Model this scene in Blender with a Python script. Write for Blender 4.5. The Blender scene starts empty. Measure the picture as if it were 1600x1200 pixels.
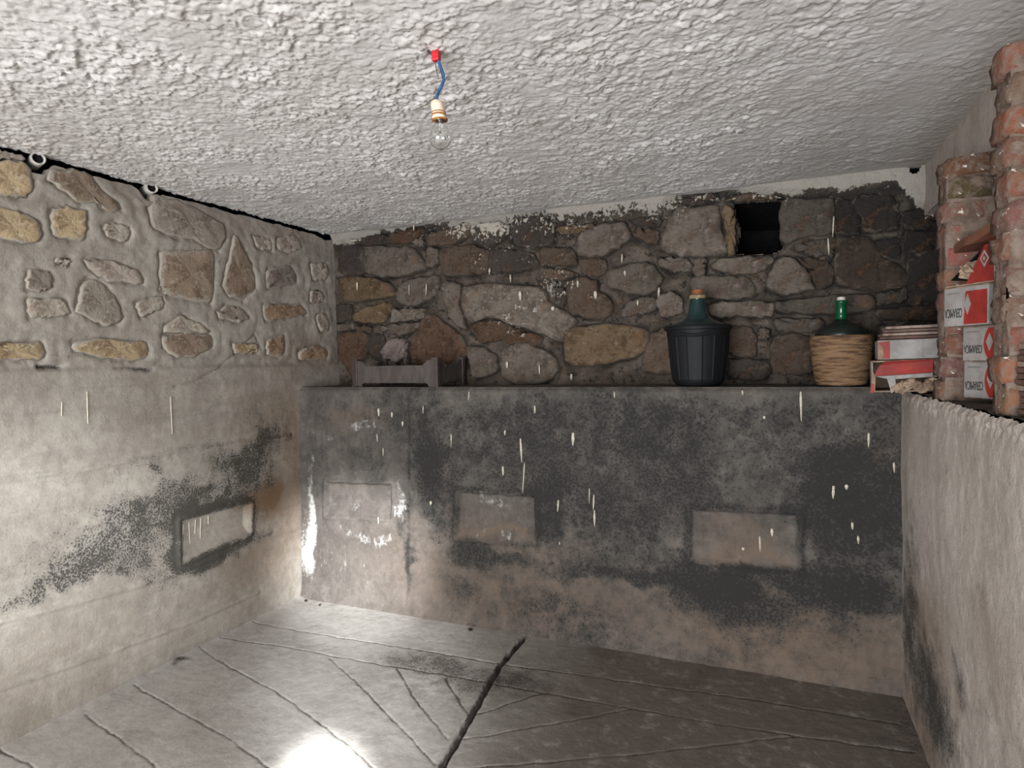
import bpy, bmesh, math, random
import numpy as np
from mathutils import Vector, Matrix

random.seed(7)
C = bpy.context.scene.collection
SC = bpy.context.scene

# ------------------------------------------------------------------ camera
F_PX, EYE = 972.0, 1.5
FW = Vector((-0.38525, 0.92204, -0.03787)).normalized()
RT = Vector((0.92281, 0.38483, -0.01818)).normalized()
UP = RT.cross(FW).normalized()
RT = FW.cross(UP).normalized()
cam_d = bpy.data.cameras.new('camera')
cam_d.sensor_width = 36.0
cam_d.lens = 36.0 * F_PX / 1600.0
cam_d.clip_start = 0.02
cam = bpy.data.objects.new('camera', cam_d)
C.objects.link(cam)
cam.matrix_world = Matrix(((RT.x, UP.x, -FW.x, 0), (RT.y, UP.y, -FW.y, 0), (RT.z, UP.z, -FW.z, EYE), (0, 0, 0, 1)))
SC.camera = cam

# ------------------------------------------------------------------ world, lamps, exposure
SC.view_settings.view_transform = 'Standard'
SC.view_settings.look = 'None'
SC.view_settings.gamma = 1.0
SC.view_settings.use_curve_mapping = False
SC.view_settings.exposure = 0.68
w = bpy.data.worlds.new('sky')
SC.world = w
w.use_nodes = True
bg = w.node_tree.nodes['Background']
bg.inputs[0].default_value = (0.80, 0.88, 1.0, 1)
bg.inputs[1].default_value = 1.0


def lamp(kind, name, loc, target, energy, color=(1, 1, 1), **kw):
    d = bpy.data.lights.new(name, kind)
    d.energy = energy
    d.color = color
    for k, v in kw.items():
        setattr(d, k, v)
    o = bpy.data.objects.new(name, d)
    C.objects.link(o)
    o.location = loc
    o.rotation_euler = (Vector(target) - Vector(loc)).to_track_quat('-Z', 'Y').to_euler()
    return o


WARM, DAY = (1.0, 0.95, 0.90), (0.93, 0.97, 1.0)
# daylight coming in through the doorway in the rear wall (lamps stand in the opening)
lamp('AREA', 'doorway_daylight', (-0.85, -2.45, 0.98), (-0.35, 2.0, 1.2), 188, DAY, shape='RECTANGLE', size=2.6, size_y=1.75)
# sunlight slipping past the open door: floor and corner, left wall, and the spot near the drain channel
lamp('SPOT', 'sun_shaft_corner', (1.0, -1.3, 1.95), (-2.3, 3.05, 0.34), 3500, DAY, spot_size=math.radians(12), spot_blend=1.0, shadow_soft_size=0.05)
lamp('SPOT', 'sun_shaft_middle', (1.0, -1.3, 1.95), (-1.75, 2.36, 0.0), 950, DAY, spot_size=math.radians(15), spot_blend=1.0, shadow_soft_size=0.05)
lamp('SPOT', 'sun_shaft_wall', (0.6, -1.3, 1.75), (-2.82, 1.60, 0.72), 680, DAY, spot_size=math.radians(18), spot_blend=1.0, shadow_soft_size=0.05)
lamp('SPOT', 'sun_shaft_floor', (0.75, -1.0, 1.95), (-1.43, 1.66, 0.0), 3200, DAY, spot_size=math.radians(6.5), spot_blend=0.8, shadow_soft_size=0.03)

# ------------------------------------------------------------------ room planes (metres)
XL, XR, YB, YP, ZT, ZC = -2.822, 0.526, 3.5745, 3.159, 1.352, 2.398
ZW = 1.345          # top of the half wall on the right
XLINT, ZLINT = 0.68, 2.16
YREAR = -2.6


def ray(x, y):
    return FW + RT * ((x - 800) / F_PX) - UP * ((y - 600) / F_PX)


def pt(x, y, ax, v):
    r = ray(x, y)
    o = Vector((0, 0, EYE))
    return o + r * ((v - o[ax]) / r[ax])


# 2D frames of the planes: (pixel) -> (u, v)
def uv_left(x, y):
    p = pt(x, y, 0, XL); return (p.y, p.z)


def uv_back(x, y):
    p = pt(x, y, 1, YB); return (p.x, p.z)


def uv_plinth(x, y):
    p = pt(x, y, 1, YP); return (p.x, p.z)


def uv_right(x, y):
    p = pt(x, y, 0, XR); return (p.y, p.z)


def uv_floor(x, y):
    p = pt(x, y, 2, 0.0); return (p.x, p.y)


# ------------------------------------------------------------------ numpy noise
def _hash(ix, iy, seed):
    h = (ix * 374761393 + iy * 668265263 + seed * 1442695041) & 0xFFFFFFFF
    h = ((h ^ (h >> 13)) * 1274126177) & 0xFFFFFFFF
    return ((h ^ (h >> 16)) & 0xFFFF) / 65536.0


def perlin(x, y, seed=0):
    x = np.asarray(x, float); y = np.asarray(y, float)
    ix = np.floor(x).astype(np.int64); iy = np.floor(y).astype(np.int64)
    fx = x - ix; fy = y - iy
    def g(dx, dy):
        a = _hash(ix + dx, iy + dy, seed) * 2 * np.pi
        return np.cos(a) * (fx - dx) + np.sin(a) * (fy - dy)
    sx = fx * fx * fx * (fx * (fx * 6 - 15) + 10); sy = fy * fy * fy * (fy * (fy * 6 - 15) + 10)
    a = g(0, 0) * (1 - sx) + g(1, 0) * sx
    b = g(0, 1) * (1 - sx) + g(1, 1) * sx
    return (a * (1 - sy) + b * sy) * 1.5


def fbm(x, y, f, octs=4, seed=0, gain=0.5):
    s = 0; a = 1.0; t = 0
    for k in range(octs):
        s = s + a * perlin(x * f, y * f, seed + 17 * k); t += a
        a *= gain; f *= 2.03
    return s / t


def sstep(a, b, x):
    t = np.clip((x - a) / (b - a), 0, 1)
    return t * t * (3 - 2 * t)


def seg_dist(u, v, line):
    d = np.full(np.shape(u), 1e9)
    for (x0, y0), (x1, y1) in zip(line[:-1], line[1:]):
        dx, dy = x1 - x0, y1 - y0
        t = np.clip(((u - x0) * dx + (v - y0) * dy) / (dx * dx + dy * dy + 1e-12), 0, 1)
        d = np.minimum(d, np.hypot(u - x0 - t * dx, v - y0 - t * dy))
    return d


def inside(u, v, poly):
    c = np.zeros(np.shape(u), bool)
    n = len(poly)
    for i in range(n):
        x0, y0 = poly[i]; x1, y1 = poly[(i + 1) % n]
        if y0 == y1:
            continue
        c ^= ((y0 > v) != (y1 > v)) & (u < (x1 - x0) * (v - y0) / (y1 - y0) + x0)
    return c


def poly_sdf(u, v, poly):
    d = seg_dist(u, v, list(poly) + [poly[0]])
    return np.where(inside(u, v, poly), -d, d)


def blobs(u, v, lst, uvf, warp=0.0, seed=3):
    """soft patches: (px, py, rx, ry, strength), centre and radii measured in the photo, turned into wall metres"""
    if warp:
        u = u + warp * fbm(u, v, 5, 3, seed); v = v + warp * fbm(u, v, 5, 3, seed + 50)
    s = np.zeros(np.shape(u))
    for (x, y, rx, ry, k) in lst:
        c = uvf(x, y); a = uvf(x + rx, y); b = uvf(x, y + ry)
        ru = math.hypot(a[0] - c[0], a[1] - c[1]); rv = math.hypot(b[0] - c[0], b[1] - c[1])
        q = ((u - c[0]) / ru) ** 2 + ((v - c[1]) / rv) ** 2
        s = s + k * np.exp(-q ** 1.5)
    return s


# ------------------------------------------------------------------ materials
def lin(c):
    return tuple(((x / 255) / 12.92 if x / 255 <= 0.04045 else ((x / 255 + 0.055) / 1.055) ** 2.4) for x in c)


class NT:
    def __init__(self, name, rough=0.85, spec=0.3):
        self.m = bpy.data.materials.new(name)
        self.m.use_nodes = True
        self.t = self.m.node_tree
        self.b = self.t.nodes['Principled BSDF']
        self.b.inputs['Roughness'].default_value = rough
        self.b.inputs['Specular IOR Level'].default_value = spec
        self.geo = self.t.nodes.new('ShaderNodeTexCoord').outputs['Object']

    def n(self, typ, **kw):
        o = self.t.nodes.new(typ)
        for k, v in kw.items():
            setattr(o, k, v)
        return o

    def link(self, a, b):
        self.t.links.new(a, b)

    def val(self, sock, v):
        if hasattr(v, 'is_output') or isinstance(v, bpy.types.NodeSocket):
            self.link(v, sock)
        elif isinstance(v, (tuple, list)) and len(v) == 3 and sock.type == 'RGBA':
            sock.default_value = (*v, 1)
        else:
            sock.default_value = v

    def math(self, op, a, b=0.0, c=0.0, clamp=False):
        o = self.n('ShaderNodeMath', operation=op, use_clamp=clamp)
        for s, v in zip(o.inputs, (a, b, c)):
            self.val(s, v)
        return o.outputs[0]

    def noise(self, scale, detail=3, rough=0.55, vec=None, dist=0.0):
        o = self.n('ShaderNodeTexNoise')
        o.inputs['Scale'].default_value = scale
        o.inputs['Detail'].default_value = detail
        o.inputs['Roughness'].default_value = rough
        o.inputs['Distortion'].default_value = dist
        self.link(vec or self.geo, o.inputs['Vector'])
        return o.outputs['Fac']

    def stretch(self, sx, sy, sz):
        o = self.n('ShaderNodeMapping')
        o.inputs['Scale'].default_value = (sx, sy, sz)
        self.link(self.geo, o.inputs['Vector'])
        return o.outputs[0]

    def ramp(self, fac, a, b):
        o = self.n('ShaderNodeMapRange', interpolation_type='SMOOTHSTEP')
        self.val(o.inputs['Value'], fac)
        self.val(o.inputs['From Min'], a); self.val(o.inputs['From Max'], b)
        return o.outputs[0]

    def mix(self, fac, a, b):
        o = self.n('ShaderNodeMix', data_type='RGBA')
        self.val(o.inputs['Factor'], fac)
        self.val(o.inputs[6], a); self.val(o.inputs[7], b)
        return o.outputs[2]

    def attr(self, name):
        o = self.n('ShaderNodeAttribute')
        o.attribute_name = name
        return o

    def sep(self, sock):
        o = self.n('ShaderNodeSeparateColor')
        self.link(sock, o.inputs[0])
        return o.outputs

    def bump(self, h, strength=0.3, dist=0.01):
        o = self.n('ShaderNodeBump')
        o.inputs['Strength'].default_value = strength
        o.inputs['Distance'].default_value = dist
        self.link(h, o.inputs['Height'])
        self.link(o.outputs[0], self.b.inputs['Normal'])

    def color(self, c):
        self.val(self.b.inputs['Base Color'], c)
        return self.m


def concrete(name, c1, c2, mold=lin((40, 38, 35)), moldsoft=lin((64, 61, 57)), softk=0.8, speck=0.75, mott=0.34, white=lin((176, 173, 168)), brown=lin((112, 88, 66)), mscale=95, rough=0.85, streak=True, bump=0.35):
    t = NT(name, rough)
    a = t.attr('mask')
    r, g, b = t.sep(a.outputs['Color'])
    big = t.ramp(t.noise(3.2, 8, 0.68), 0.38, 0.62)
    col = t.mix(big, c1, c2)
    mid = t.noise(16, 9, 0.74)
    col = t.mix(t.math('MULTIPLY', t.ramp(mid, 0.46, 0.62), mott), col, tuple(x * 0.58 for x in c1))
    col = t.mix(t.math('MULTIPLY', t.ramp(t.noise(29, 8, 0.72), 0.52, 0.66), mott * 0.8), col, tuple(min(1, x * 1.45) for x in c2))
    if streak:
        st = t.noise(8, 7, 0.68, t.stretch(1.0, 1.0, 0.13) if streak == 'v' else t.stretch(0.2, 0.2, 2.2))
        col = t.mix(t.math('MULTIPLY', t.ramp(st, 0.50, 0.64), mott), col, tuple(x * 0.72 for x in c1))
    col = t.mix(t.math('MULTIPLY', b, t.ramp(t.noise(14, 5, 0.7), 0.12, 0.5)), col, brown)
    fine = t.noise(mscale, 3, 0.6)
    mid2 = t.noise(11, 10, 0.78)
    soft = t.math('MULTIPLY', t.ramp(t.math('ADD', r, t.math('MULTIPLY', t.math('SUBTRACT', mid2, 0.5), 3.0)), 0.0, 1.15), softk)
    col = t.mix(soft, col, moldsoft)
    nn = t.math('ADD', t.math('MULTIPLY', fine, 0.66), t.math('MULTIPLY', mid2, 0.34))
    th = t.math('SUBTRACT', 0.70, t.math('MULTIPLY', r, 0.21))
    mf = t.math('MULTIPLY', t.ramp(nn, t.math('SUBTRACT', th, 0.045), t.math('ADD', th, 0.045)), speck)
    mf = t.math('MULTIPLY', mf, t.ramp(r, 0.02, 0.2))
    col = t.mix(mf, col, mold)
    wn = t.math('ADD', t.math('MULTIPLY', t.noise(36, 9, 0.75), 0.5), t.math('MULTIPLY', t.noise(14, 7, 0.7, t.stretch(1, 1, 0.35)), 0.5))
    wt = t.math('SUBTRACT', 0.70, t.math('MULTIPLY', g, 0.19))
    wf = t.math('MULTIPLY', t.ramp(wn, t.math('SUBTRACT', wt, 0.06), t.math('ADD', wt, 0.09)), t.math('MULTIPLY', t.ramp(g, 0.02, 0.2), 0.88))
    col = t.mix(wf, col, white)
    t.bump(t.math('ADD', t.noise(110, 5, 0.7), t.math('MULTIPLY', t.noise(28, 7, 0.7), 1.6)), bump, 0.009)
    return t.color(col)


M = {}
M['plinth'] = concrete('plinth_concrete', lin((84, 78, 73)), lin((101, 94, 88)), mscale=80, mold=lin((34, 33, 31)), moldsoft=lin((52, 50, 47)), softk=0.92, streak='v', mott=0.42, brown=lin((104, 88, 75)))
M['left'] = concrete('left_wall_render', lin((150, 142, 132)), lin((167, 160, 150)), mscale=125, softk=0.45, speck=0.8, moldsoft=lin((100, 96, 90)), mott=0.26)
M['right'] = concrete('right_wall_plaster', lin((166, 155, 146)), lin((182, 172, 163)), streak='v', bump=0.5, mott=0.2)
M['floor'] = concrete('floor_concrete', lin((164, 159, 152)), lin((178, 173, 167)), rough=0.62, streak=False, bump=0.25, mscale=110, mott=0.26, mold=lin((52, 45, 42)), moldsoft=lin((92, 84, 79)), brown=lin((94, 85, 78)))
M['rear'] = concrete('rear_wall_render', lin((166, 158, 150)), lin((180, 173, 165)))


def ceiling_mat():
    t = NT('ceiling_stucco', 0.8)
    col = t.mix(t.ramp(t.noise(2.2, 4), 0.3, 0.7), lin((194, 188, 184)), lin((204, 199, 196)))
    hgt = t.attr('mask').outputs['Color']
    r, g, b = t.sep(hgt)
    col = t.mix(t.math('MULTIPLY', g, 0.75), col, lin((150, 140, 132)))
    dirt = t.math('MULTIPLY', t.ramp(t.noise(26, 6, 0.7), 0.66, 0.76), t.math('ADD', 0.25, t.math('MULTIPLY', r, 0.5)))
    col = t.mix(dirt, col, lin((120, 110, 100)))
    t.bump(t.noise(120, 4, 0.65), 0.3, 0.005)
    return t.color(col)


M['ceiling'] = ceiling_mat()


def stone_mat(name, mortar, smear, lo=0.5, rust=0.45):
    """col.rgb = the stone's own colour, col.a = rim; paint = how much limewash was splashed here"""
    t = NT(name, 0.88)
    a = t.attr('col')
    base = a.outputs['Color']; rim = a.outputs['Alpha']
    hs = t.n('ShaderNodeHueSaturation')
    hs.inputs['Value'].default_value = lo; hs.inputs['Saturation'].default_value = 1.1
    t.link(base, hs.inputs['Color'])
    col = t.mix(t.ramp(t.noise(13, 10, 0.78), 0.44, 0.60), base, hs.outputs[0])
    hl = t.n('ShaderNodeHueSaturation')
    hl.inputs['Value'].default_value = 1.55; hl.inputs['Saturation'].default_value = 0.75
    t.link(base, hl.inputs['Color'])
    col = t.mix(t.math('MULTIPLY', t.ramp(t.noise(21, 10, 0.76, t.stretch(1, 1, 1.6)), 0.52, 0.64), 0.75), col, hl.outputs[0])
    col = t.mix(t.math('MULTIPLY', t.ramp(t.noise(8, 7, 0.72), 0.54, 0.64), rust), col, lin((104, 70, 44)))
    # mortar smeared over the rims
    sm = t.math('ADD', t.math('MULTIPLY', rim, smear), t.math('MULTIPLY', t.math('SUBTRACT', t.noise(17, 9, 0.74), 0.5), 2.4))
    col = t.mix(t.ramp(sm, 0.42, 0.62), col, mortar)
    p = t.attr('paint').outputs['Fac']
    col = t.mix(paint_fac(t, p), col, lin((168, 160, 148)))
    t.bump(t.math('ADD', t.noise(70, 6, 0.75), t.math('MULTIPLY', t.noise(16, 5, 0.6), 2.0)), 0.6, 0.01)
    return t.color(col)


def paint_fac(t, p):
    sp = t.math('ADD', t.math('MULTIPLY', t.noise(48, 4, 0.62, t.stretch(1, 1, 0.75), 0.6), 0.65), t.math('MULTIPLY', t.noise(12, 6, 0.7), 0.35))
    th = t.math('SUBTRACT', 0.735, t.math('MULTIPLY', p, 0.30))
    return t.math('MULTIPLY', t.ramp(sp, th, t.math('ADD', th, 0.05)), t.ramp(p, 0.01, 0.08))


M['stone_left'] = stone_mat('stone_left', lin((162, 153, 141)), 0.85, 0.58, 0.3)
M['stone_back'] = stone_mat('stone_back', lin((82, 73, 64)), 0.6)


def mortar_back():
    t = NT('back_wall_mortar', 0.9)
    col = t.mix(t.ramp(t.noise(7, 5), 0.35, 0.65), lin((66, 57, 49)), lin((98, 88, 79)))
    col = t.mix(t.math('MULTIPLY', t.ramp(t.noise(11, 8, 0.74), 0.52, 0.64), 0.7), col, lin((70, 52, 38)))
    col = t.mix(t.ramp(t.noise(26, 9, 0.78), 0.52, 0.62), col, (0.010, 0.010, 0.010))
    r, g, b = t.sep(t.attr('mask').outputs['Color'])
    col = t.mix(t.math('MULTIPLY', r, 0.85), col, (0.010, 0.010, 0.010))
    col = t.mix(paint_fac(t, g), col, lin((154, 147, 138)))
    t.bump(t.math('ADD', t.noise(80, 6, 0.7), t.math('MULTIPLY', t.noise(20, 5, 0.6), 2)), 0.7, 0.01)
    return t.color(col)


M['mortar_back'] = mortar_back()


def brick_mat():
    t = NT('old_brick', 0.9)
    a = t.attr('col')
    col = t.mix(t.ramp(t.noise(22, 6, 0.7), 0.40, 0.60), a.outputs['Color'], lin((118, 102, 91)))
    col = t.mix(t.math('MULTIPLY', t.ramp(t.noise(14, 5, 0.7), 0.55, 0.68), 0.7), col, lin((96, 60, 44)))
    col = t.mix(t.ramp(t.noise(34, 4, 0.6, None, 0.5), 0.635, 0.67), col, lin((206, 198, 188)))
    t.bump(t.math('ADD', t.noise(60, 6, 0.7), t.math('MULTIPLY', t.noise(18, 4), 2)), 0.7, 0.012)
    return t.color(col)


M['brick'] = brick_mat()


def plain(name, c1, c2=None, scale=20, rough=0.6, spec=0.4, metal=0.0, bump=0.15, lo=0.35, hi=0.65, stretch=None):
    t = NT(name, rough, spec)
    t.b.inputs['Metallic'].default_value = metal
    c2 = c2 or tuple(x * 0.7 for x in c1)
    vec = t.stretch(*stretch) if stretch else None
    n = t.noise(scale, 5, 0.65, vec)
    col = t.mix(t.ramp(n, lo, hi), c1, c2)
    if bump:
        t.bump(t.noise(scale * 3, 4, 0.6, vec), bump, 0.004)
    return t.color(col)


M['brick_mortar'] = plain('brick_mortar', lin((120, 105, 94)), lin((92, 75, 65)), 22, 0.9, 0.2, bump=0.8)
M['pit'] = plain('shade_black', (0.006, 0.006, 0.006), (0.012, 0.012, 0.013), 12, 0.95, 0.1)  # near-black colour stands in for the shade inside holes and cavities
M['crate'] = plain('brown_crate_plastic', lin((70, 59, 56)), lin((60, 51, 48)), 14, 0.55, 0.4)
M['crate_dusty'] = plain('dusty_crate_panel', lin((80, 73, 68)), lin((62, 54, 51)), 22, 0.6, 0.35, lo=0.3, hi=0.7, stretch=(1.4, 1, 0.3))
M['blackplastic'] = plain('black_basket_plastic', lin((19, 20, 22)), lin((15, 16, 18)), 10, 0.62, 0.25, bump=0.05)
M['wicker'] = plain('brown_wicker', lin((122, 95, 70)), lin((64, 46, 34)), 16, 0.75, 0.25, bump=0.5, lo=0.42, hi=0.66, stretch=(0.6, 0.6, 5))
M['wicker_dark'] = plain('dark_wicker', lin((74, 54, 40)), lin((40, 30, 24)), 25, 0.8, 0.2, bump=0.5)
M['cork'] = plain('cork', lin((142, 92, 58)), lin((98, 62, 40)), 60, 0.8, 0.2)
M['label'] = plain('buff_neck_band', lin((150, 130, 96)), lin((110, 94, 66)), 60, 0.7, 0.3)
M['capwhite'] = plain('pale_cap', lin((196, 186, 180)), lin((164, 150, 146)), 60, 0.45, 0.5)
M['cardwhite'] = plain('white_carton', lin((144, 139, 136)), lin((124, 118, 114)), 16, 0.7, 0.3)
M['cardred'] = plain('red_carton_print', lin((148, 44, 36)), lin((120, 36, 31)), 14, 0.6, 0.35)
M['cardbrown'] = plain('raw_cardboard', lin((150, 128, 108)), lin((112, 94, 80)), 22, 0.85, 0.2)
M['ink'] = plain('black_print', lin((38, 36, 36)), lin((52, 50, 48)), 40, 0.7, 0.3, bump=0)
M['inkgrey'] = plain('grey_print', lin((120, 114, 106)), lin((100, 96, 88)), 40, 0.7, 0.3, bump=0)
M['tile'] = plain('brown_floor_tile', lin((104, 80, 70)), lin((74, 56, 50)), 24, 0.6, 0.35)
M['tile_light'] = plain('dusty_tile_edge', lin((150, 132, 120)), lin((112, 92, 82)), 24, 0.7, 0.3)
M['shelfboard'] = plain('red_brown_board', lin((134, 88, 66)), lin((96, 62, 46)), 14, 0.75, 0.3, stretch=(1, 0.2, 1))
M['conduit'] = plain('old_white_pipe', lin((206, 202, 194)), lin((160, 154, 144)), 24, 0.5, 0.4)
M['lime'] = plain('lime_drip', lin((206, 198, 180)), lin((176, 168, 150)), 40, 0.8, 0.2)
M['porcelain'] = plain('ivory_holder', lin((224, 208, 190)), lin((206, 184, 160)), 25, 0.45, 0.5, bump=0.05)
M['rust'] = plain('rusty_ring', lin((176, 122, 62)), lin((120, 76, 38)), 60, 0.7, 0.4, bump=0.3)
M['bluewire'] = plain('blue_wire', lin((44, 92, 140)), lin((32, 62, 100)), 30, 0.4, 0.5, bump=0)
M['blackwire'] = plain('black_wire', lin((34, 34, 40)), lin((24, 24, 28)), 30, 0.5, 0.4, bump=0)
M['redplastic'] = plain('red_connector', lin((206, 40, 48)), lin((168, 28, 36)), 40, 0.4, 0.5, bump=0)
M['steel'] = plain('dull_steel', lin((150, 146, 140)), lin((110, 106, 100)), 60, 0.35, 0.5, 1.0, bump=0)


def glass(name, col, rough=0.03, trans=1.0):
    t = NT(name, rough, 0.5)
    t.b.inputs['Transmission Weight'].default_value = trans
    t.b.inputs['IOR'].default_value = 1.45
    dust = t.ramp(t.noise(18, 5, 0.7), 0.55, 0.85)
    return t.color(t.mix(t.math('MULTIPLY', dust, 0.12), col, tuple(min(1, 0.5 * x + 0.25) for x in col)))


M['glass'] = glass('clear_bulb_glass', (0.96, 0.97, 0.96), 0.0)
M['glass_teal'] = glass('dusty_teal_glass', lin((36, 58, 58)), 0.25, 0.35)
M['glass_dark'] = glass('dark_bottle_glass', lin((30, 36, 30)), 0.3, 0.3)
M['glass_green'] = glass('green_neck_glass', lin((16, 88, 54)), 0.12, 0.45)


# ------------------------------------------------------------------ object helpers
def new_obj(name, me, mat, parent=None, loc=None):
    o = bpy.data.objects.new(name, me)
    C.objects.link(o)
    if mat is not None and not me.materials:
        me.materials.append(mat)
    if loc is not None:
        o.location = loc
    if parent is not None:
        o.parent = parent
    return o


def from_bm(name, bm, mat, parent=None, loc=None, smooth=False):
    bmesh.ops.recalc_face_normals(bm, faces=bm.faces)
    me = bpy.data.meshes.new(name)
    bm.to_mesh(me)
    bm.free()
    if smooth:
        for p in me.polygons:
            p.use_smooth = True
    return new_obj(name, me, mat, parent, loc)


def tag(o, label=None, cat=None, group=None, kind=None):
    if label: o['label'] = label
    if cat: o['category'] = cat
    if group: o['group'] = group
    if kind: o['kind'] = kind
    return o


def thing(name, label, cat, loc=(0, 0, 0), rot=(0, 0, 0), group=None):
    o = bpy.data.objects.new(name, None)
    o.empty_display_size = 0.05
    C.objects.link(o)
    o.location = loc
    o.rotation_euler = rot
    return tag(o, label, cat, group)


def add_box(bm, x0, x1, y0, y1, z0, z1, bevel=0.0):
    g = bmesh.ops.create_cube(bm, size=1.0)
    vs = g['verts']
    for v in vs:
        v.co = Vector((x0 + (v.co.x + .5) * (x1 - x0), y0 + (v.co.y + .5) * (y1 - y0), z0 + (v.co.z + .5) * (z1 - z0)))
    if bevel:
        es = list({e for v in vs for e in v.link_edges})
        bmesh.ops.bevel(bm, geom=es, offset=bevel, segments=2, affect='EDGES', profile=0.5)
    return bm


def box_bm(*a, **k):
    return add_box(bmesh.new(), *a, **k)


def lathe_bm(profile, n=40, close_top=True, close_bot=True, rfun=None):
    bm = bmesh.new()
    rings = []
    for (r, z) in profile:
        ring = []
        for i in range(n):
            a = 2 * math.pi * i / n
            rr = r * (rfun(a, z) if rfun else 1)
            ring.append(bm.verts.new((rr * math.cos(a), rr * math.sin(a), z)))
        rings.append(ring)
    for a, b in zip(rings[:-1], rings[1:]):
        for i in range(n):
            bm.faces.new((a[i], a[(i + 1) % n], b[(i + 1) % n], b[i]))
    if close_bot: bm.faces.new(rings[0][::-1])
    if close_top: bm.faces.new(rings[-1])
    return bm


def tube_bm(pts, r, n=10, taper=None):
    bm = bmesh.new()
    pts = [Vector(p) for p in pts]
    rings = []
    for i, p in enumerate(pts):
        d = (pts[min(i + 1, len(pts) - 1)] - pts[max(i - 1, 0)]).normalized()
        a = d.cross(Vector((0.31, 0.9, 0.2))).normalized(); b = d.cross(a)
        rr = r * (taper(i / (len(pts) - 1)) if taper else 1)
        rings.append([bm.verts.new(p + (a * math.cos(2 * math.pi * k / n) + b * math.sin(2 * math.pi * k / n)) * rr) for k in range(n)])
    for a, b in zip(rings[:-1], rings[1:]):
        for i in range(n):
            bm.faces.new((a[i], a[(i + 1) % n], b[(i + 1) % n], b[i]))
    bm.faces.new(rings[0]); bm.faces.new(rings[-1])
    return bm


def smooth_line(pts, n=6):
    P = [Vector(p) for p in pts]
    out = []
    for i in range(len(P) - 1):
        p0, p1, p2, p3 = P[max(i - 1, 0)], P[i], P[i + 1], P[min(i + 2, len(P) - 1)]
        for k in range(n):
            t = k / n
            out.append(0.5 * ((2 * p1) + (p2 - p0) * t + (2 * p0 - 5 * p1 + 4 * p2 - p3) * t * t + (3 * p1 - p0 - 3 * p2 + p3) * t ** 3))
    out.append(P[-1])
    return out


def grid_obj(name, us, vs, to_world, hfun, masks, mat, hole=None, parent=None, flip=False, edgefun=None):
    """a wall, floor or ceiling surface as one relief grid; hfun(u,v) is the height off the plane in metres"""
    U, V = np.meshgrid(us, vs)
    U = U.ravel(); V = V.ravel()
    H = hfun(U, V)
    M4 = masks(U, V, H)
    if edgefun:
        U, V = edgefun(U, V)
    co = to_world(U, V, H)
    nu, nv = len(us), len(vs)
    i = np.arange((nu - 1) * (nv - 1))
    a = (i // (nu - 1)) * nu + i % (nu - 1)
    q = np.stack([a, a + 1, a + nu + 1, a + nu], 1)
    if hole is not None:
        cu = U[q].mean(1); cv = V[q].mean(1)
        q = q[~hole(cu, cv)]
    if flip:
        q = q[:, ::-1]
    me = bpy.data.meshes.new(name)
    me.vertices.add(len(co)); me.vertices.foreach_set('co', co.astype(np.float32).ravel())
    me.loops.add(q.size); me.loops.foreach_set('vertex_index', q.astype(np.int32).ravel())
    me.polygons.add(len(q))
    me.polygons.foreach_set('loop_start', (np.arange(len(q)) * 4).astype(np.int32))
    me.polygons.foreach_set('use_smooth', np.ones(len(q), bool))
    me.update(calc_edges=True)
    at = me.color_attributes.new('mask', 'FLOAT_COLOR', 'POINT')
    at.data.foreach_set('color', M4.astype(np.float32).ravel())
    return new_obj(name, me, mat, parent)


def m4(r, g, b, like):
    z = np.zeros(np.shape(like))
    return np.clip(np.stack([r + z, g + z, b + z, z + 1], 1), 0, 1.5)


def struct(o):
    o['kind'] = 'structure'
    return o


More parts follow.
